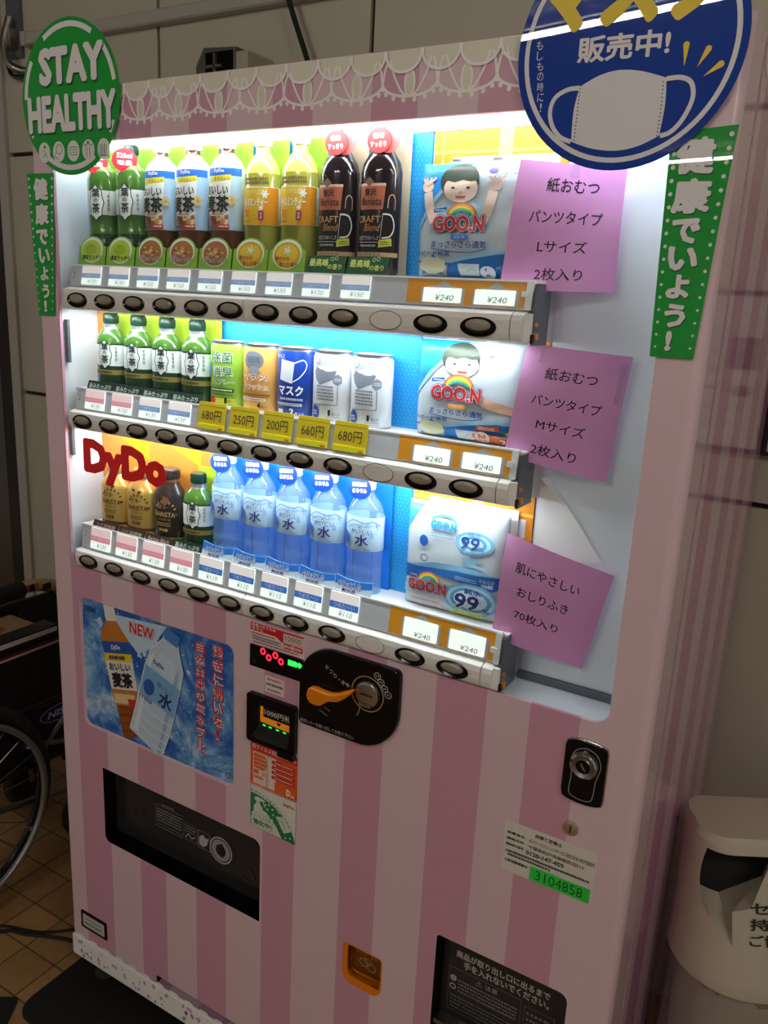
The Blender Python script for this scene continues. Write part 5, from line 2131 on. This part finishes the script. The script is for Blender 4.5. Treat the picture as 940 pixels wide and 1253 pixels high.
def goon_logo(d, x, z, w):
    """rainbow over bold red lettering with a blue edge"""
    h = w * .30
    for i, c in enumerate(((226, 110, 96), (240, 170, 60), (240, 224, 70), (120, 190, 80), (60, 150, 170))):
        d.ring(x + w * .54, z + h * .85, w * (.28 - .028 * i), h * (.72 - .10 * i), w * .030, c, 18, radians(12), radians(168))
    d.h += .0006
    d.text('GOO.N', (x, z, x + w, z + h), (24, 60, 140), bold=.13)
    d.text('GOO.N', (x + w * .01, z + h * .03, x + w * .99, z + h * .97), (240, 236, 236), bold=.085)
    d.text('GOO.N', (x + w * .02, z + h * .06, x + w * .98, z + h * .94), (206, 46, 50), bold=.045)
    d.poly([(x + w * .02, z + h * 1.08), (x + w * .27, z + h * 1.18), (x + w * .27, z + h * 1.38), (x + w * .02, z + h * 1.28)], (36, 90, 170))
    d.tiny((x + w * .05, z + h * 1.16, x + w * .25, z + h * 1.28), (220, 230, 244), 1, 3)


def nappy_pack(name, label, x0, x1, z0, z1, big):
    t = thing(name, label, 'nappy pack', ((x0 + x1) / 2, .05, z0), 'soft packs hung in the right of the window')
    m = M()
    fr = pillow(m, x0, x1, z0, z1, .0700, .0300, .0520, 'pack_white')
    d = Soft(m, fr, .006, .0009, .0001)
    W_, H = x1 - x0, z1 - z0
    HB_ = H if big else .138
    P = lambda a, b: (x0 + W_ * a, z0 + min(H * .995, HB_ * b))
    d.poly([P(.01, .99), P(.50, .99), P(.33, .86), P(.15, .66), P(.01, .42)], (24, 140, 214))
    d.poly([P(.50, .99), P(.56, .99), P(.40, .87), P(.22, .70), P(.01, .40), P(.01, .44), P(.15, .67), P(.33, .87)], (150, 200, 232))
    d.poly([P(.30, .01), P(.99, .01), P(.99, .20), P(.80, .21), P(.55, .17), P(.33, .12)], (30, 118, 196))
    d.poly([P(.33, .12), P(.55, .17), P(.80, .21), P(.99, .20), P(.99, .235), P(.78, .245), P(.54, .205), P(.33, .150)], (150, 200, 226))
    if big:       # raised hands and a blue shirt
        d.poly([P(.16, .46), P(.20, .60), P(.34, .68), P(.48, .68), P(.60, .60), P(.66, .46), P(.56, .42), P(.26, .42)], (180, 216, 228))
        for sg, cx in ((-1, .13), (1, .68)):
            d.line([P(cx + .06 * -sg, .48), P(cx, .62), P(cx + .02 * sg, .74)], W_ * .085, SKIN)
            d.ell(*P(cx + .03 * sg, .79), W_ * .060, H * .050, SKIN, 14)
            for q in range(4):
                d.line([P(cx + .03 * sg, .80), P(cx + .03 * sg + (.045 * (q - 1.2)), .865)], W_ * .020, SKIN)
        hx, hz = .40, .80
    else:         # head and one bare arm
        d.poly([P(.50, .52), P(.72, .45), P(.98, .37), P(.98, .30), P(.74, .34), P(.52, .42)], SKIN2)
        hx, hz = .44, .80
    d.h += .0002
    d.ell(*P(hx, hz + .03), W_ * .175, H * .150, (56, 66, 50), 26)
    d.ell(*P(hx + .015, hz - .035), W_ * .150, H * .120, SKIN, 26)
    d.poly([P(hx - .15, hz + .02), P(hx - .10, hz + .03), P(hx - .04, hz + .015), P(hx + .03, hz + .035), P(hx + .10, hz + .02), P(hx + .16, hz + .03), P(hx + .12, hz + .12), P(hx - .12, hz + .12)], (56, 66, 50))
    for sg in (-1, 1):
        d.ell(*P(hx + .015 + .065 * sg, hz - .03), W_ * .017, H * .009, (50, 36, 30), 10)
    d.ell(*P(hx + .02, hz - .065), W_ * .014, H * .010, SKIN2, 10)
    d.poly([P(hx - .03, hz - .098), P(hx + .07, hz - .098), P(hx + .05, hz - .118), P(hx - .01, hz - .118)], (196, 90, 84))
    d.h += .0002
    goon_logo(d, x0 + W_ * .18, z0 + HB_ * .385, W_ * .48)
    d.rrect(*P(.36, .325), *P(.52, .37), W_ * .02, (40, 110, 190) if big else (232, 160, 60))
    d.text('パンツ', (*P(.39, .332), *P(.49, .362)), (250, 250, 250))
    d.text('まっさらさら通気', (*P(.19, .255), *P(.68, .318)), (30, 80, 160), bold=.02)
    d.line(smooth_path([P(.19, .25), P(.38, .222), P(.56, .222), P(.68, .25)], 5), H * .008, (40, 90, 170))
    d.text('スピード吸収', (*P(.04, .185), *P(.36, .225)), (30, 96, 176), bold=.03)
    d.ell(*P(.20, .10), W_ * .13, H * .075, (228, 226, 190), 20)
    for a in range(5):
        q = 2 * pi * a / 5
        d.poly([P(.20 + .12 * cos(q), .10 + .07 * sin(q)), P(.20 + .19 * cos(q + .25), .10 + .10 * sin(q + .25)), P(.20 + .13 * cos(q + .4), .10 + .075 * sin(q + .4))], (40, 130, 200))
    d.poly([P(.45, .02), P(.62, .02), P(.63, .12), P(.44, .12)], (222, 232, 238))
    d.line(smooth_path([P(.52, .05), P(.56, .08), P(.60, .06)], 4), H * .008, (170, 190, 210))
    if big:
        d.ell(*P(.70, .05), W_ * .070, H * .055, (230, 236, 244), 20)
        d.text('L', (*P(.68, .02), *P(.72, .085)), (30, 80, 160), bold=.03)
        d.poly([P(.92 + .07 * (1 if i % 2 == 0 else .5) * sin(pi * i / 5), .105 + .065 * (1 if i % 2 == 0 else .5) * cos(pi * i / 5)) for i in range(10)], (30, 44, 100))
    else:
        d.poly([P(.58, .01), P(.97, .01), P(.97, .085), P(.70, .105), P(.60, .10)], (226, 110, 50))
        d.poly([P(.61, .135), P(.84, .150), P(.83, .20), P(.64, .185)], (220, 90, 50))
        d.tiny((*P(.65, .145), *P(.80, .18)), (250, 230, 216), 2, 4)
        d.ell(*P(.68, .065), W_ * .068, H * .062, (238, 220, 206), 20)
        d.text('M', (*P(.645, .030), *P(.715, .10)), (222, 100, 40), bold=.03)
        d.ell(*P(.92, .13), W_ * .045, H * .040, (60, 130, 70), 16)
        d.tiny((*P(.89, .115), *P(.95, .145)), (230, 240, 230), 2, 3)
    d.text('パンツ', (*P(.78, .075), *P(.90, .105)), (244, 240, 236))
    d.text('2', (*P(.84, .012), *P(.89, .065)), (246, 244, 240), bold=.02)
    d.ell(*P(.70, .905), W_ * .040, H * .032, (120, 110, 180), 16)
    d.text('エリエール', (*P(.72, .865), *P(.90, .895)), (90, 90, 150))
    d.tiny((*P(.78, .900), *P(.90, .915)), (120, 120, 160), 1, 6)
    m.build('pack_body', t)
    c = M()
    for a in (.30, .66):
        x = x0 + W_ * a
        c.box(x - .010, x + .010, .0485, .0500, z1 - .012, z1 + .003, 'clip_clear')
        c.tube([(x - .006, .048, z1 + .004), (x + .006, .048, z1 + .004)], .0012, 'steel', 6)
    c.build('clip', t)
    return t


film_mat('clip_clear', (190, 200, 206), 0.5, 0.1)
nappy_pack('nappy_pack', 'white and blue nappy pack with a smiling child, large size, on the top shelf', .7600, .9250, 1.5502, 1.6980, True)
nappy_pack('nappy_pack', 'white and blue nappy pack with orange M mark on the middle shelf', .7720, .9400, 1.3290, 1.4680, False)

# wet wipe pack
t = thing('wipes_pack', 'white and blue wet wipe pack reading 99% on the bottom shelf', 'wipes pack', (.855, .05, 1.066), 'soft packs hung in the right of the window')
m = M()
x0, x1, z0, z1 = .7700, .9320, 1.0660, 1.2290
fr = pillow(m, x0, x1, z0, z1, .0690, .0330, .0500, 'pack_white')
d = Soft(m, fr, .006, .0009, .0001)
W_, H = x1 - x0, z1 - z0
P = lambda a, b: (x0 + W_ * a, z0 + H * b)
d.poly([P(.02, .98), P(.18, .98), P(.10, .86), P(.02, .74)], (60, 160, 220))
d.poly([P(.01, .40), P(.99, .44), P(.99, .335), P(.90, .30), P(.40, .36), P(.01, .27)], (30, 104, 186))
d.poly([P(.01, .40), P(.35, .475), P(.70, .49), P(.99, .44), P(.60, .435)], (120, 186, 224))
d.poly([P(.01, .12), P(.18, .30), P(.40, .36), P(.30, .28), P(.01, .20)], (150, 200, 226))
for k_, (ax, az, rx_, rz_) in enumerate(((.72, .72, .19, .105), (.72, .19, .27, .155))):
    for i, c in enumerate(((120, 190, 226), (190, 222, 238), (80, 164, 214), (206, 230, 240))):
        d.ell(*P(ax, az), W_ * (rx_ - .035 * i), H * (rz_ - .022 * i), c, 24)
d.poly([P(.60, .58), P(.82, .58), P(.74, .53), P(.88, .50), P(.66, .50)], (150, 200, 230))
d.h += .0004
d.text('99', (*P(.58, .66), *P(.76, .775)), (40, 80, 150), bold=.01, shear=.15)
d.text('純水', (*P(.66, .785), *P(.78, .825)), (50, 120, 190))
d.text('%', (*P(.77, .66), *P(.82, .70)), (90, 140, 190))
d.tiny((*P(.60, .60), *P(.80, .64)), (110, 160, 200), 1, 3)
d.text('GOO.N', (*P(.28, .79), *P(.54, .87)), (40, 140, 210), bold=.07)
d.ring(*P(.41, .85), W_ * .12, H * .07, W_ * .02, (70, 170, 224), 14, radians(15), radians(165))
d.tiny((*P(.30, .715), *P(.52, .765)), (100, 160, 206), 2, 4, .5)
d.ell(*P(.22, .66), W_ * .045, H * .055, (40, 100, 190), 14)
d.ring(*P(.235, .50), W_ * .035, H * .030, W_ * .008, (40, 60, 110), 16)
d.text('やわらか', (*P(.80, .375), *P(.94, .415)), (220, 232, 244))
d.text('70枚', (*P(.82, .335), *P(.93, .372)), (240, 244, 250), bold=.02)
d.tiny((*P(.56, .36), *P(.78, .40)), (200, 220, 240), 2, 5, .5)
d.h += .0004
goon_logo(d, x0 + W_ * .08, z0 + H * .175, W_ * .42)
d.text('純水', (*P(.67, .255), *P(.84, .305)), (40, 50, 120), bold=.03)
d.text('99', (*P(.56, .10), *P(.82, .26)), (244, 246, 250), bold=.08, shear=.12)
d.text('99', (*P(.565, .105), *P(.815, .255)), (36, 52, 130), bold=.03, shear=.12)
d.text('%', (*P(.85, .10), *P(.92, .15)), (60, 80, 140), bold=.02)
d.rrect(*P(.55, .045), *P(.86, .085), W_ * .01, (196, 206, 70))
d.text('厳選された純水使用', (*P(.57, .052), *P(.84, .078)), (70, 90, 30))
d.line(smooth_path([P(.12, .145), P(.30, .15), P(.42, .12), P(.48, .06)], 5), H * .006, (220, 150, 140))
d.tiny((*P(.13, .085), *P(.42, .12)), (220, 140, 130), 1, 7)
d.tiny((*P(.16, .055), *P(.40, .075)), (220, 160, 150), 1, 8)
m.build('pack_body', t)
c = M()
for a in (.24, .70):
    x = x0 + W_ * a
    c.box(x - .010, x + .010, .0465, .0480, z1 - .020, z1 + .000, 'clip_clear')
    c.box(x - .0085, x - .0055, .0455, .0466, z1 - .012, z1 - .002, 'black_matte')
    c.box(x + .0055, x + .0085, .0455, .0466, z1 - .012, z1 - .002, 'black_matte')
c.build('clip', t)
c = M()
c.box(.790, .935, .0700, .0712, 1.0660, 1.2330, 'white_plastic')
c.build('backing_board', t)

# ------------------------------------------------------------------ pink paper notices
noise_mat('pink_paper', (222, 150, 206), (226, 158, 210), 8, 0.7)


def notice(label, quad, ys, lines, tapes):
    """quad: tl, tr, br, bl corners (x, z); left edge at depth ys[0], right edge at ys[1]"""
    tl, tr_, br, bl_ = [Vector(q) for q in quad]
    def fn(u, v, h):                      # u, v in 0..1
        a = tl.lerp(tr_, u)
        b = bl_.lerp(br, u)
        p = b.lerp(a, v)
        y = ys[0] + (ys[1] - ys[0]) * u - .004 * sin(pi * u) + .0016 * sin(7 * v)
        return (p.x, y - h, p.y)
    m = M()
    n = 10
    G = [(i / n, j / n) for j in range(n + 1) for i in range(n + 1)]
    F = [(j * (n + 1) + i, j * (n + 1) + i + 1, (j + 1) * (n + 1) + i + 1, (j + 1) * (n + 1) + i) for j in range(n) for i in range(n)]
    m.add([fn(a, b, .0002) for a, b in G], F, 'pink_paper', True)
    m.add([fn(a, b, -.0002) for a, b in G], [f[::-1] for f in F], 'pink_paper', True)
    d = Soft(m, fn, .1, .0004, .00005)
    for t_, box in lines:
        d.h = .0004
        d.text(t_, box, (34, 20, 40), bold=.008)
    for (u, v, w, h_) in tapes:
        d.h = .0006
        d.rect(u, v, u + w, v + h_, 'tape')
    o = m.build('paper_notice', org=(tl.x, ys[0], tl.y))
    tag(o, label, 'notice', 'pink paper notices in the window')


film_mat('tape', (226, 214, 232), 0.25, 0.12)
notice('pink paper notice reading L size beside the top shelf', [(.9115, 1.6955), (1.0372, 1.6851), (1.0375, 1.5393), (.8960, 1.5360)], (.0232, .0600),
       [('紙おむつ', (.30, .775, .78, .885)), ('パンツタイプ', (.18, .535, .84, .635)), ('Lサイズ', (.29, .310, .73, .405)), ('2枚入り', (.30, .085, .72, .185))], [(.50, .90, .08, .10)])
notice('pink paper notice reading M size beside the middle shelf', [(.9433, 1.4703), (1.0720, 1.4614), (1.0557, 1.2963), (.9225, 1.3198)], (.0232, .0600),
       [('紙おむつ', (.24, .730, .74, .830)), ('パンツタイプ', (.16, .505, .83, .595)), ('Mサイズ', (.25, .300, .72, .390)), ('2枚入り', (.25, .080, .69, .175))], [(.92, .62, .05, .30), (.15, .86, .03, .14)])
notice('pink paper notice reading 70 sheets beside the wet wipes', [(.9387, 1.2118), (1.0828, 1.1705), (1.0536, 1.0264), (.9278, 1.0553)], (.0232, .0600),
       [('肌にやさしい', (.14, .690, .76, .790)), ('おしりふき', (.19, .475, .71, .570)), ('70枚入り', (.20, .255, .66, .345))], [])

# ------------------------------------------------------------------ wheelchair on the left
WC = thing('wheelchair', 'black wheelchair with spoked wheels parked against the left side of machine', 'wheelchair', (-.48, .10, FLOOR))
noise_mat('black_vinyl', (14, 14, 16), (22, 22, 24), 30, 0.4)
mat('grey_rubber', (36, 36, 36), 0.7)
mat('rim_grey', (150, 148, 142), 0.3, metal=0.6)
mat('frame_black', (16, 16, 18), 0.25, coat=0.4)


def wheel(parent, x, cy, cz, sgn):
    t_ = M()
    t_.tube([(x, cy + .273 * cos(a), cz + .273 * sin(a)) for a in [2 * pi * i / 56 for i in range(56)]], .0135, 'grey_rubber', 10, closed=True)
    t_.tube([(x, cy + .257 * cos(a), cz + .257 * sin(a)) for a in [2 * pi * i / 56 for i in range(56)]], .0085, 'frame_black', 8, closed=True)
    w = t_.build('wheel', parent)
    h = M()
    xh = x + sgn * .040
    h.tube([(xh, cy + .240 * cos(a), cz + .240 * sin(a)) for a in [2 * pi * i / 64 for i in range(64)]], .0085, 'rim_grey', 10, closed=True)
    for i in range(6):
        a = 2 * pi * i / 6 - .55
        h.tube([(xh, cy + .240 * cos(a), cz + .240 * sin(a)), (x, cy + .257 * cos(a), cz + .257 * sin(a))], .0075, 'black_matte', 8)
        h.tube([(xh - .008 * sgn, cy + .229 * cos(a), cz + .229 * sin(a)), (xh, cy + .246 * cos(a), cz + .246 * sin(a))], .0055, 'rim_grey', 8)
    h.build('hand_rim', w)
    s_ = M()
    s_.tube([(x - .03 * sgn, cy, cz), (x + .045 * sgn, cy, cz)], .022, 'steel', 16)
    for i in range(24):
        a = 2 * pi * i / 24
        b = a + (.5 if i % 2 else -.5)
        s_.tube([(x + (.02 if i % 2 else -.012) * sgn, cy + .02 * cos(b), cz + .02 * sin(b)), (x, cy + .252 * cos(a), cz + .252 * sin(a))], .0014, 'steel', 5)
    s_.build('spokes', w)


wheel(WC, -.372, -.058, .267, 1)
wheel(WC, -.700, -.058, .267, -1)
for sx, xx in ((1, -.405), (-1, -.665)):
    m = M()
    # side guard panel with armrest
    m.prism(rr(-.20, .285, .52, .625, .03, 4), xx - .006, xx + .006, 'black_vinyl', fn=lambda u, v, y: (y, u, v))
    if sx > 0:
        d = m.on(lambda u, v, h: (xx + .006 + h, u, v))
        d.ell(.300, .398, .074, .024, (150, 156, 190), 40)
        d.ell(.300, .398, .071, .0212, (16, 26, 84), 40)
        d.text('NISSIN', (.250, .388, .350, .408), (196, 202, 226), bold=.02, shear=.3)
    m.build('side_guard', WC)
    m = M()
    za = .635
    if sx > 0:
        m.prism(rr(-.14, za - .005, .285, za + .022, .008, 4), xx - .028, xx + .024, 'black_vinyl', fn=lambda u, v, y: (y, u, v), bevel=.004)
        m.box(xx + .022, xx + .027, -.13, .278, za + .006, za + .017, (206, 204, 196))
        m.box(xx + .020, xx + .024, -.13, .285, za - .029, za - .024, (206, 170, 166))
        m.box(xx + .018, xx + .022, -.13, .285, za - .024, za - .016, (90, 20, 24))
        m.box(xx - .010, xx + .018, -.14, .295, za - .036, za - .005, 'black_vinyl')
    else:
        pth = smooth_path([(xx + .01, -.10, .600), (xx + .01, .10, .640), (xx + .01, .22, .655), (xx + .01, .330, .662), (xx + .01, .42, .660), (xx + .01, .52, .620)], 6)
        m.tube(pth, .015, 'frame_black', 12)
        m.tube([p_ for p_ in pth if p_[1] < .385], .024, 'black_vinyl', 12)
    m.build('armrest', WC)
    m = M()
    m.tube(smooth_path([(xx, -.22, .90), (xx, -.20, .60), (xx, -.17, .25)], 6), .012, 'frame_black', 10)
    m.tube(smooth_path([(xx, -.19, .285), (xx, .30, .275), (xx, .44, .22), (xx, .50, .06)], 6), .012, 'frame_black', 10)
    m.tube([(xx, -.19, .44), (xx, .36, .44)], .011, 'frame_black', 10)
    m.tube([(xx, .36, .60), (xx, .36, .26)], .011, 'frame_black', 10)
    m.tube([(xx, -.17, .25), (xx, .46, .12)], .009, 'steel', 8)
    m.tube([(xx + .012, .17, .35), (xx + .012, .33, .30)], .008, 'steel', 8)
    m.tube([(xx + .012, .20, .29), (xx + .012, .30, .385)], .007, 'chrome', 8)
    m.build('side_frame', WC)
    m = M()
    cy = .36
    m.tube([(xx, cy + .062 * cos(a), FLOOR + .078 + .062 * sin(a)) for a in [2 * pi * i / 28 for i in range(28)]], .0155, 'grey_rubber', 10, closed=True)
    m.lathe([(-.012, .052, 'frame_black'), (.012, .052, 'frame_black')], 24)
    nv = 24 * 4
    for i in range(len(m.v) - nv, len(m.v)):
        a, b, c_ = m.v[i]
        m.v[i] = (xx + c_, cy + a, FLOOR + .078 + b)
    m.tube(smooth_path([(xx + .024, cy, FLOOR + .078), (xx + .024, cy - .01, .15), (xx, cy - .02, .20), (xx, cy - .02, .27)], 4), .008, 'steel', 8)
    m.build('caster', WC)
m = M()
pth = smooth_path([(-.655, .375, .6665), (-.655, .41, .664), (-.655, .44, .658), (-.655, .475, .646), (-.655, .505, .628)], 6)
mat('tan_wrap', (206, 178, 132), 0.6)
m.tube(pth, .0185, 'tan_wrap', 14)
for i, (q, c_) in enumerate(((3, (170, 72, 40)), (5, (186, 110, 60)), (13, (30, 26, 24)), (20, (176, 70, 40)))):
    p0 = Vector(pth[q])
    m.box(p0.x + .0150, p0.x + .0187, p0.y - .014, p0.y + .014, p0.z - .011, p0.z + .009, c_)
m.build('wrapped_sleeve', WC, 'tan printed wrap round the far armrest')
m = M()
m.box(-.660, -.410, -.16, .34, .425, .445, 'black_vinyl')
m.prism(rr(-.66, .46, -.41, .86, .03, 4), -.215, -.195, 'black_vinyl')
m.build('seat', WC)
m = M()
m.tube([(-.660, -.10, .10), (-.410, .24, .43)], .010, 'steel', 8)
m.tube([(-.410, -.10, .10), (-.660, .24, .43)], .010, 'steel', 8)
m.build('cross_brace', WC)
m = M()
m.prism(rr(.10, .60, .30, .625, .006, 3), -.60, -.47, (176, 150, 108), fn=lambda u, v, y: (y, u, v), bevel=.004)
m.prism(ellipse(-.535, .20, .03, .03, 16), .6252, .6258, (160, 96, 60), fn=lambda u, v, y: (u, v, y))
m.box(-.66, -.41, .08, .30, .585, .602, 'black_vinyl')
m.build('seat_tray', WC, 'tan board lying across the armrests')

# ------------------------------------------------------------------ waste bin on the right
BX, BY, BR = 1.347, .420, radians(31)
BN = thing('waste_bin', 'beige plastic waste bin with a push lid standing right of the machine', 'waste bin', (BX, BY, FLOOR), rotz=BR, local=True)
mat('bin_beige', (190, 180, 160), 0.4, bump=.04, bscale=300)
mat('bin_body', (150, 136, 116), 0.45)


def rect_ring(hx, yf, yb, r, z, n=6):
    return [(p[0], p[1], z) for p in rr(-hx, yf, hx, yb, r, n)]


m = M()
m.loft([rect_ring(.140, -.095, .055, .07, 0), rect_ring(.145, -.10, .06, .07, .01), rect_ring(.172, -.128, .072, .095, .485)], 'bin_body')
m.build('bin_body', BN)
lid = M()
z0 = .490
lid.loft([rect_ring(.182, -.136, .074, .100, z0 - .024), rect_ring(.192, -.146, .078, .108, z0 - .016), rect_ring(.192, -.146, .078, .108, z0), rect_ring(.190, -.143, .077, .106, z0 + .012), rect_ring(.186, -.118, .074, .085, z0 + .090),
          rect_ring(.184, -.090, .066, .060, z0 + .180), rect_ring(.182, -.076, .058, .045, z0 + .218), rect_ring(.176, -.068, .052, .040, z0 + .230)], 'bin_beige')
tmp = bpy.data.objects.new('lid_tmp', lid.mesh('lid_tmp'))
cut = M()
HB = smooth_path([(-.171, z0 + .207), (-.175, z0 + .180), (-.176, z0 + .150), (-.172, z0 + .112), (-.162, z0 + .078), (-.148, z0 + .056), (-.131, z0 + .046)], 3) + [(-.104, z0 + .130), (-.085, z0 + .207)]
for sg in (1, -1):
    pts = ccw([(sg * a, b) for a, b in HB])
    n = len(pts)
    front = [((p[0] * sg - (.032 if p[0] * sg > -.130 else 0)) * sg, -.152, p[1]) for p in pts]
    # back of the pocket: upper part runs deep behind the lettering panel, lower part is a sloping scoop
    back = []
    for p in pts:
        a = p[0] * sg
        dx = .052 if a > -.130 else .0
        back.append(((a + dx) * sg, -.020 - .022 * max(0, (z0 + .152 - p[1]) / .10), max(p[1], z0 + .118 - .28 * (a + dx + .165))))
    cut.add(front, [tuple(range(n))], 'black_matte')
    cut.add(back, [tuple(range(n))[::-1]], 'black_matte')
    cut.add(front + back, [(i, n + i, n + (i + 1) % n, (i + 1) % n) for i in range(n)], 'bin_beige', True)
ct = bpy.data.objects.new('cut_tmp', cut.mesh('cut_tmp'))
COL.objects.link(tmp)
COL.objects.link(ct)
bmx = bmesh.new()
bmx.from_mesh(ct.data)
bmesh.ops.recalc_face_normals(bmx, faces=bmx.faces)
bmx.to_mesh(ct.data)
bmx.free()
bo = tmp.modifiers.new('b', 'BOOLEAN')
bo.operation = 'DIFFERENCE'
bo.object = ct
bo.solver = 'EXACT'
bo.material_mode = 'TRANSFER'
dg = bpy.context.evaluated_depsgraph_get()
me = bpy.data.meshes.new_from_object(tmp.evaluated_get(dg), depsgraph=dg)
bpy.data.objects.remove(tmp)
bpy.data.objects.remove(ct)
fl_ = [p.use_smooth for p in me.polygons]
me.set_sharp_from_angle(angle=radians(24))
me.polygons.foreach_set('use_smooth', fl_)
lo = bpy.data.objects.new('push_lid', me)
me.name = 'push_lid'
lo['_org'] = [0, 0, 0]
COL.objects.link(lo)
lo.parent = BN
m = M()
d = m.on(lambda u, v, h: (u, -.143 + .053 * (v - z0 - .012) / .168 - h - .002, v))
for t_, z, x1 in (('センター', .122, .066), ('持ち込み', .098, .066), ('ご協力下さい', .074, .084)):
    d.text(t_, (-.108, z0 + z, x1 - .035, z0 + z + .018), (30, 28, 26), bold=.02)
m.build('lid_lettering', BN, 'black lettering on the lid')
# clear bag hanging out below the lid
bag = M()
rnd = random.Random(8)
n = 72
rings = []
base = rect_ring(.180, -.136, .076, .10, 0, 17)
n = len(base)
for j in range(8):
    z = z0 - .026 - .05 * j
    ring_ = []
    for i, p in enumerate(base):
        k_ = 1.0 + .002 * j + (.010 + .005 * j) * (sin(i * .9 + j * .35) * .5 + sin(i * 2.3 - j * .6) * .35 + rnd.uniform(-.25, .25))
        ring_.append((p[0] * k_, p[1] * k_, z + rnd.uniform(-.012, .012)))
    rings.append([(q[0], q[1], q[2]) for q in ring_])
bag.loft(rings, 'clear_bag', cap0=False, cap1=False)
bo_ = bag.build('plastic_bag', org=(0, 0, 0))
bo_.location = (BX, BY, FLOOR)
bo_.rotation_euler = (0, 0, BR)
tag(bo_, 'clear crinkled plastic bag lining the beige bin, hanging below its lid', 'plastic bag')

# ------------------------------------------------------------------ small things on wall and floor
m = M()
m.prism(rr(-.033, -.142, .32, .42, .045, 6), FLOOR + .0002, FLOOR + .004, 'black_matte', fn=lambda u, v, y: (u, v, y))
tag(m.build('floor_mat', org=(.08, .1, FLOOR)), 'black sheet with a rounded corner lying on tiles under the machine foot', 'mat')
m = M()
m.prism([(-.054 + .83 * a + .56 * b, -.112 + .56 * a - .83 * b) for a, b in rr(-.30, 0, 0, .22, .012, 4)], FLOOR + .0002, FLOOR + .004, 'black_matte', fn=lambda u, v, y: (u, v, y))
tag(m.build('floor_mat', org=(-.1, -.2, FLOOR)), 'black sheet corner at the bottom left of the tiles', 'mat')
for i, (lab, pts, r) in enumerate((('thin black cord running over the tiles into the dark behind the machine', [(-.26, -.75), (-.30, -.35), (-.315, -.10), (-.28, -.010), (-.18, .035), (-.11, .10), (-.06, .20), (.02, .30)], .0035),
                                   ('thicker black cord curving over the tiles towards the machine', [(-.22, -.75), (-.27, -.35), (-.290, -.11), (-.255, -.015), (-.20, .012), (-.12, .050), (-.04, .075), (.06, .12)], .0045))):
    m = M()
    m.tube(smooth_path([(a, b, FLOOR + r) for a, b in pts], 8), r, 'rubber', 8)
    tag(m.build('power_cord', org=(pts[0][0], pts[0][1], FLOOR)), lab, 'cord', 'black cords on the tiles')

# conduit rail, cable and lamp box high on the wall
m = M()
m.prism([(WY - .030, 2.168), (WY - .026, 2.164), (WY, 2.164), (WY, 2.196), (WY - .026, 2.196), (WY - .030, 2.192)], -.905, .35, 'trim_grey', fn=lambda u, v, y: (y, u, v))
m.box(-.92, -.90, WY - .032, WY, 2.162, 2.198, 'trim_grey')
tag(m.build('wall_conduit', org=(-.3, WY, 2.2)), 'long grey cable duct running level along the upper wall', 'duct')
m = M()
m.tube(smooth_path([(-.010, .66, 2.32), (.0435, .66, 2.165), (.100, .66, 2.035), (.145, .655, 1.93), (.185, .65, 1.832)], 6), .0065, 'rubber', 8)
tag(m.build('wall_cable', org=(.0, .66, 2.2)), 'black cable slanting down the wall behind the machine top', 'cable')
LBX = thing('lamp_box', 'small grey box with a dark window behind the top edge of the machine', 'box', (-.15, .62, 1.83))
m = M()
m.prism([(-.185, 1.832), (-.185, 2.030), (-.160, 2.068), (-.062, 2.062), (-.062, 1.832)], .60, .695, (84, 80, 74), bevel=.004)
m.build('dark_housing', LBX)
m = M()
mat('box_cream', (176, 168, 148), 0.5)
m.prism(rr(-.062, 1.832, -.026, 2.052, .004, 3), .602, .695, 'box_cream', bevel=.003)
m.build('end_cap', LBX, 'cream end cap')
m = M()
m.box(-.150, -.066, .5965, .600, 1.88, 2.054, 'black_gloss')
m.box(-.122, -.117, .592, .5965, 1.88, 2.050, 'steel')
m.box(-.145, -.100, .592, .5965, 2.020, 2.026, 'steel')
m.build('window', LBX)
BRK = thing('wall_bracket', 'small metal pipe bracket at the far upper left of the wall', 'bracket', (-.95, .69, 2.05))
m = M()
m.box(-1.005, -.945, WY - .012, WY - .001, 2.14, 2.34, 'grey_plate')
m.tube(smooth_path([(-.965, WY - .03, 2.24), (-.975, WY - .045, 2.17), (-.962, WY - .045, 2.12), (-.935, WY - .03, 2.10), (-.91, WY - .006, 2.10)], 6), .011, 'steel', 10)
m.box(-.99, -.955, WY - .04, WY - .010, 2.16, 2.21, 'steel')
m.build('plate', BRK)
m = M()
m.tube(smooth_path([(-1.00, WY - .02, 2.13), (-.985, WY - .02, 2.095), (-.95, WY - .02, 2.085), (-.90, WY - .01, 2.088)], 5), .007, 'frame_black', 8)
m.build('cable_loop', BRK)
NB = thing('notice_board', 'framed wall notice just right of the machine, seen in its shiny side', 'notice board', (1.30, WY, 1.27))
m = M()
m.prism(rr(1.176, 1.268, 1.640, 1.560, .003, 2), WY - .012, WY - .001, (196, 190, 178))
d = m.on(on_front(WY - .012))
d.rect(1.200, 1.42, 1.250, 1.48, (90, 70, 60))
d.rect(1.205, 1.37, 1.235, 1.39, (90, 70, 60))
d.tiny((1.27, 1.30, 1.60, 1.50), (80, 76, 70), 6, 3, .3)
m.build('sheet', NB)
m = M()
for a, b, c_, e in ((1.172, 1.644, 1.264, 1.272), (1.172, 1.644, 1.556, 1.564), (1.172, 1.180, 1.272, 1.556), (1.636, 1.644, 1.272, 1.556)):
    m.box(a, b, WY - .016, WY - .001, c_, e, 'joint')
m.build('frame', NB)

for o in bpy.data.objects:
    if '_org' in o:
        del o['_org']
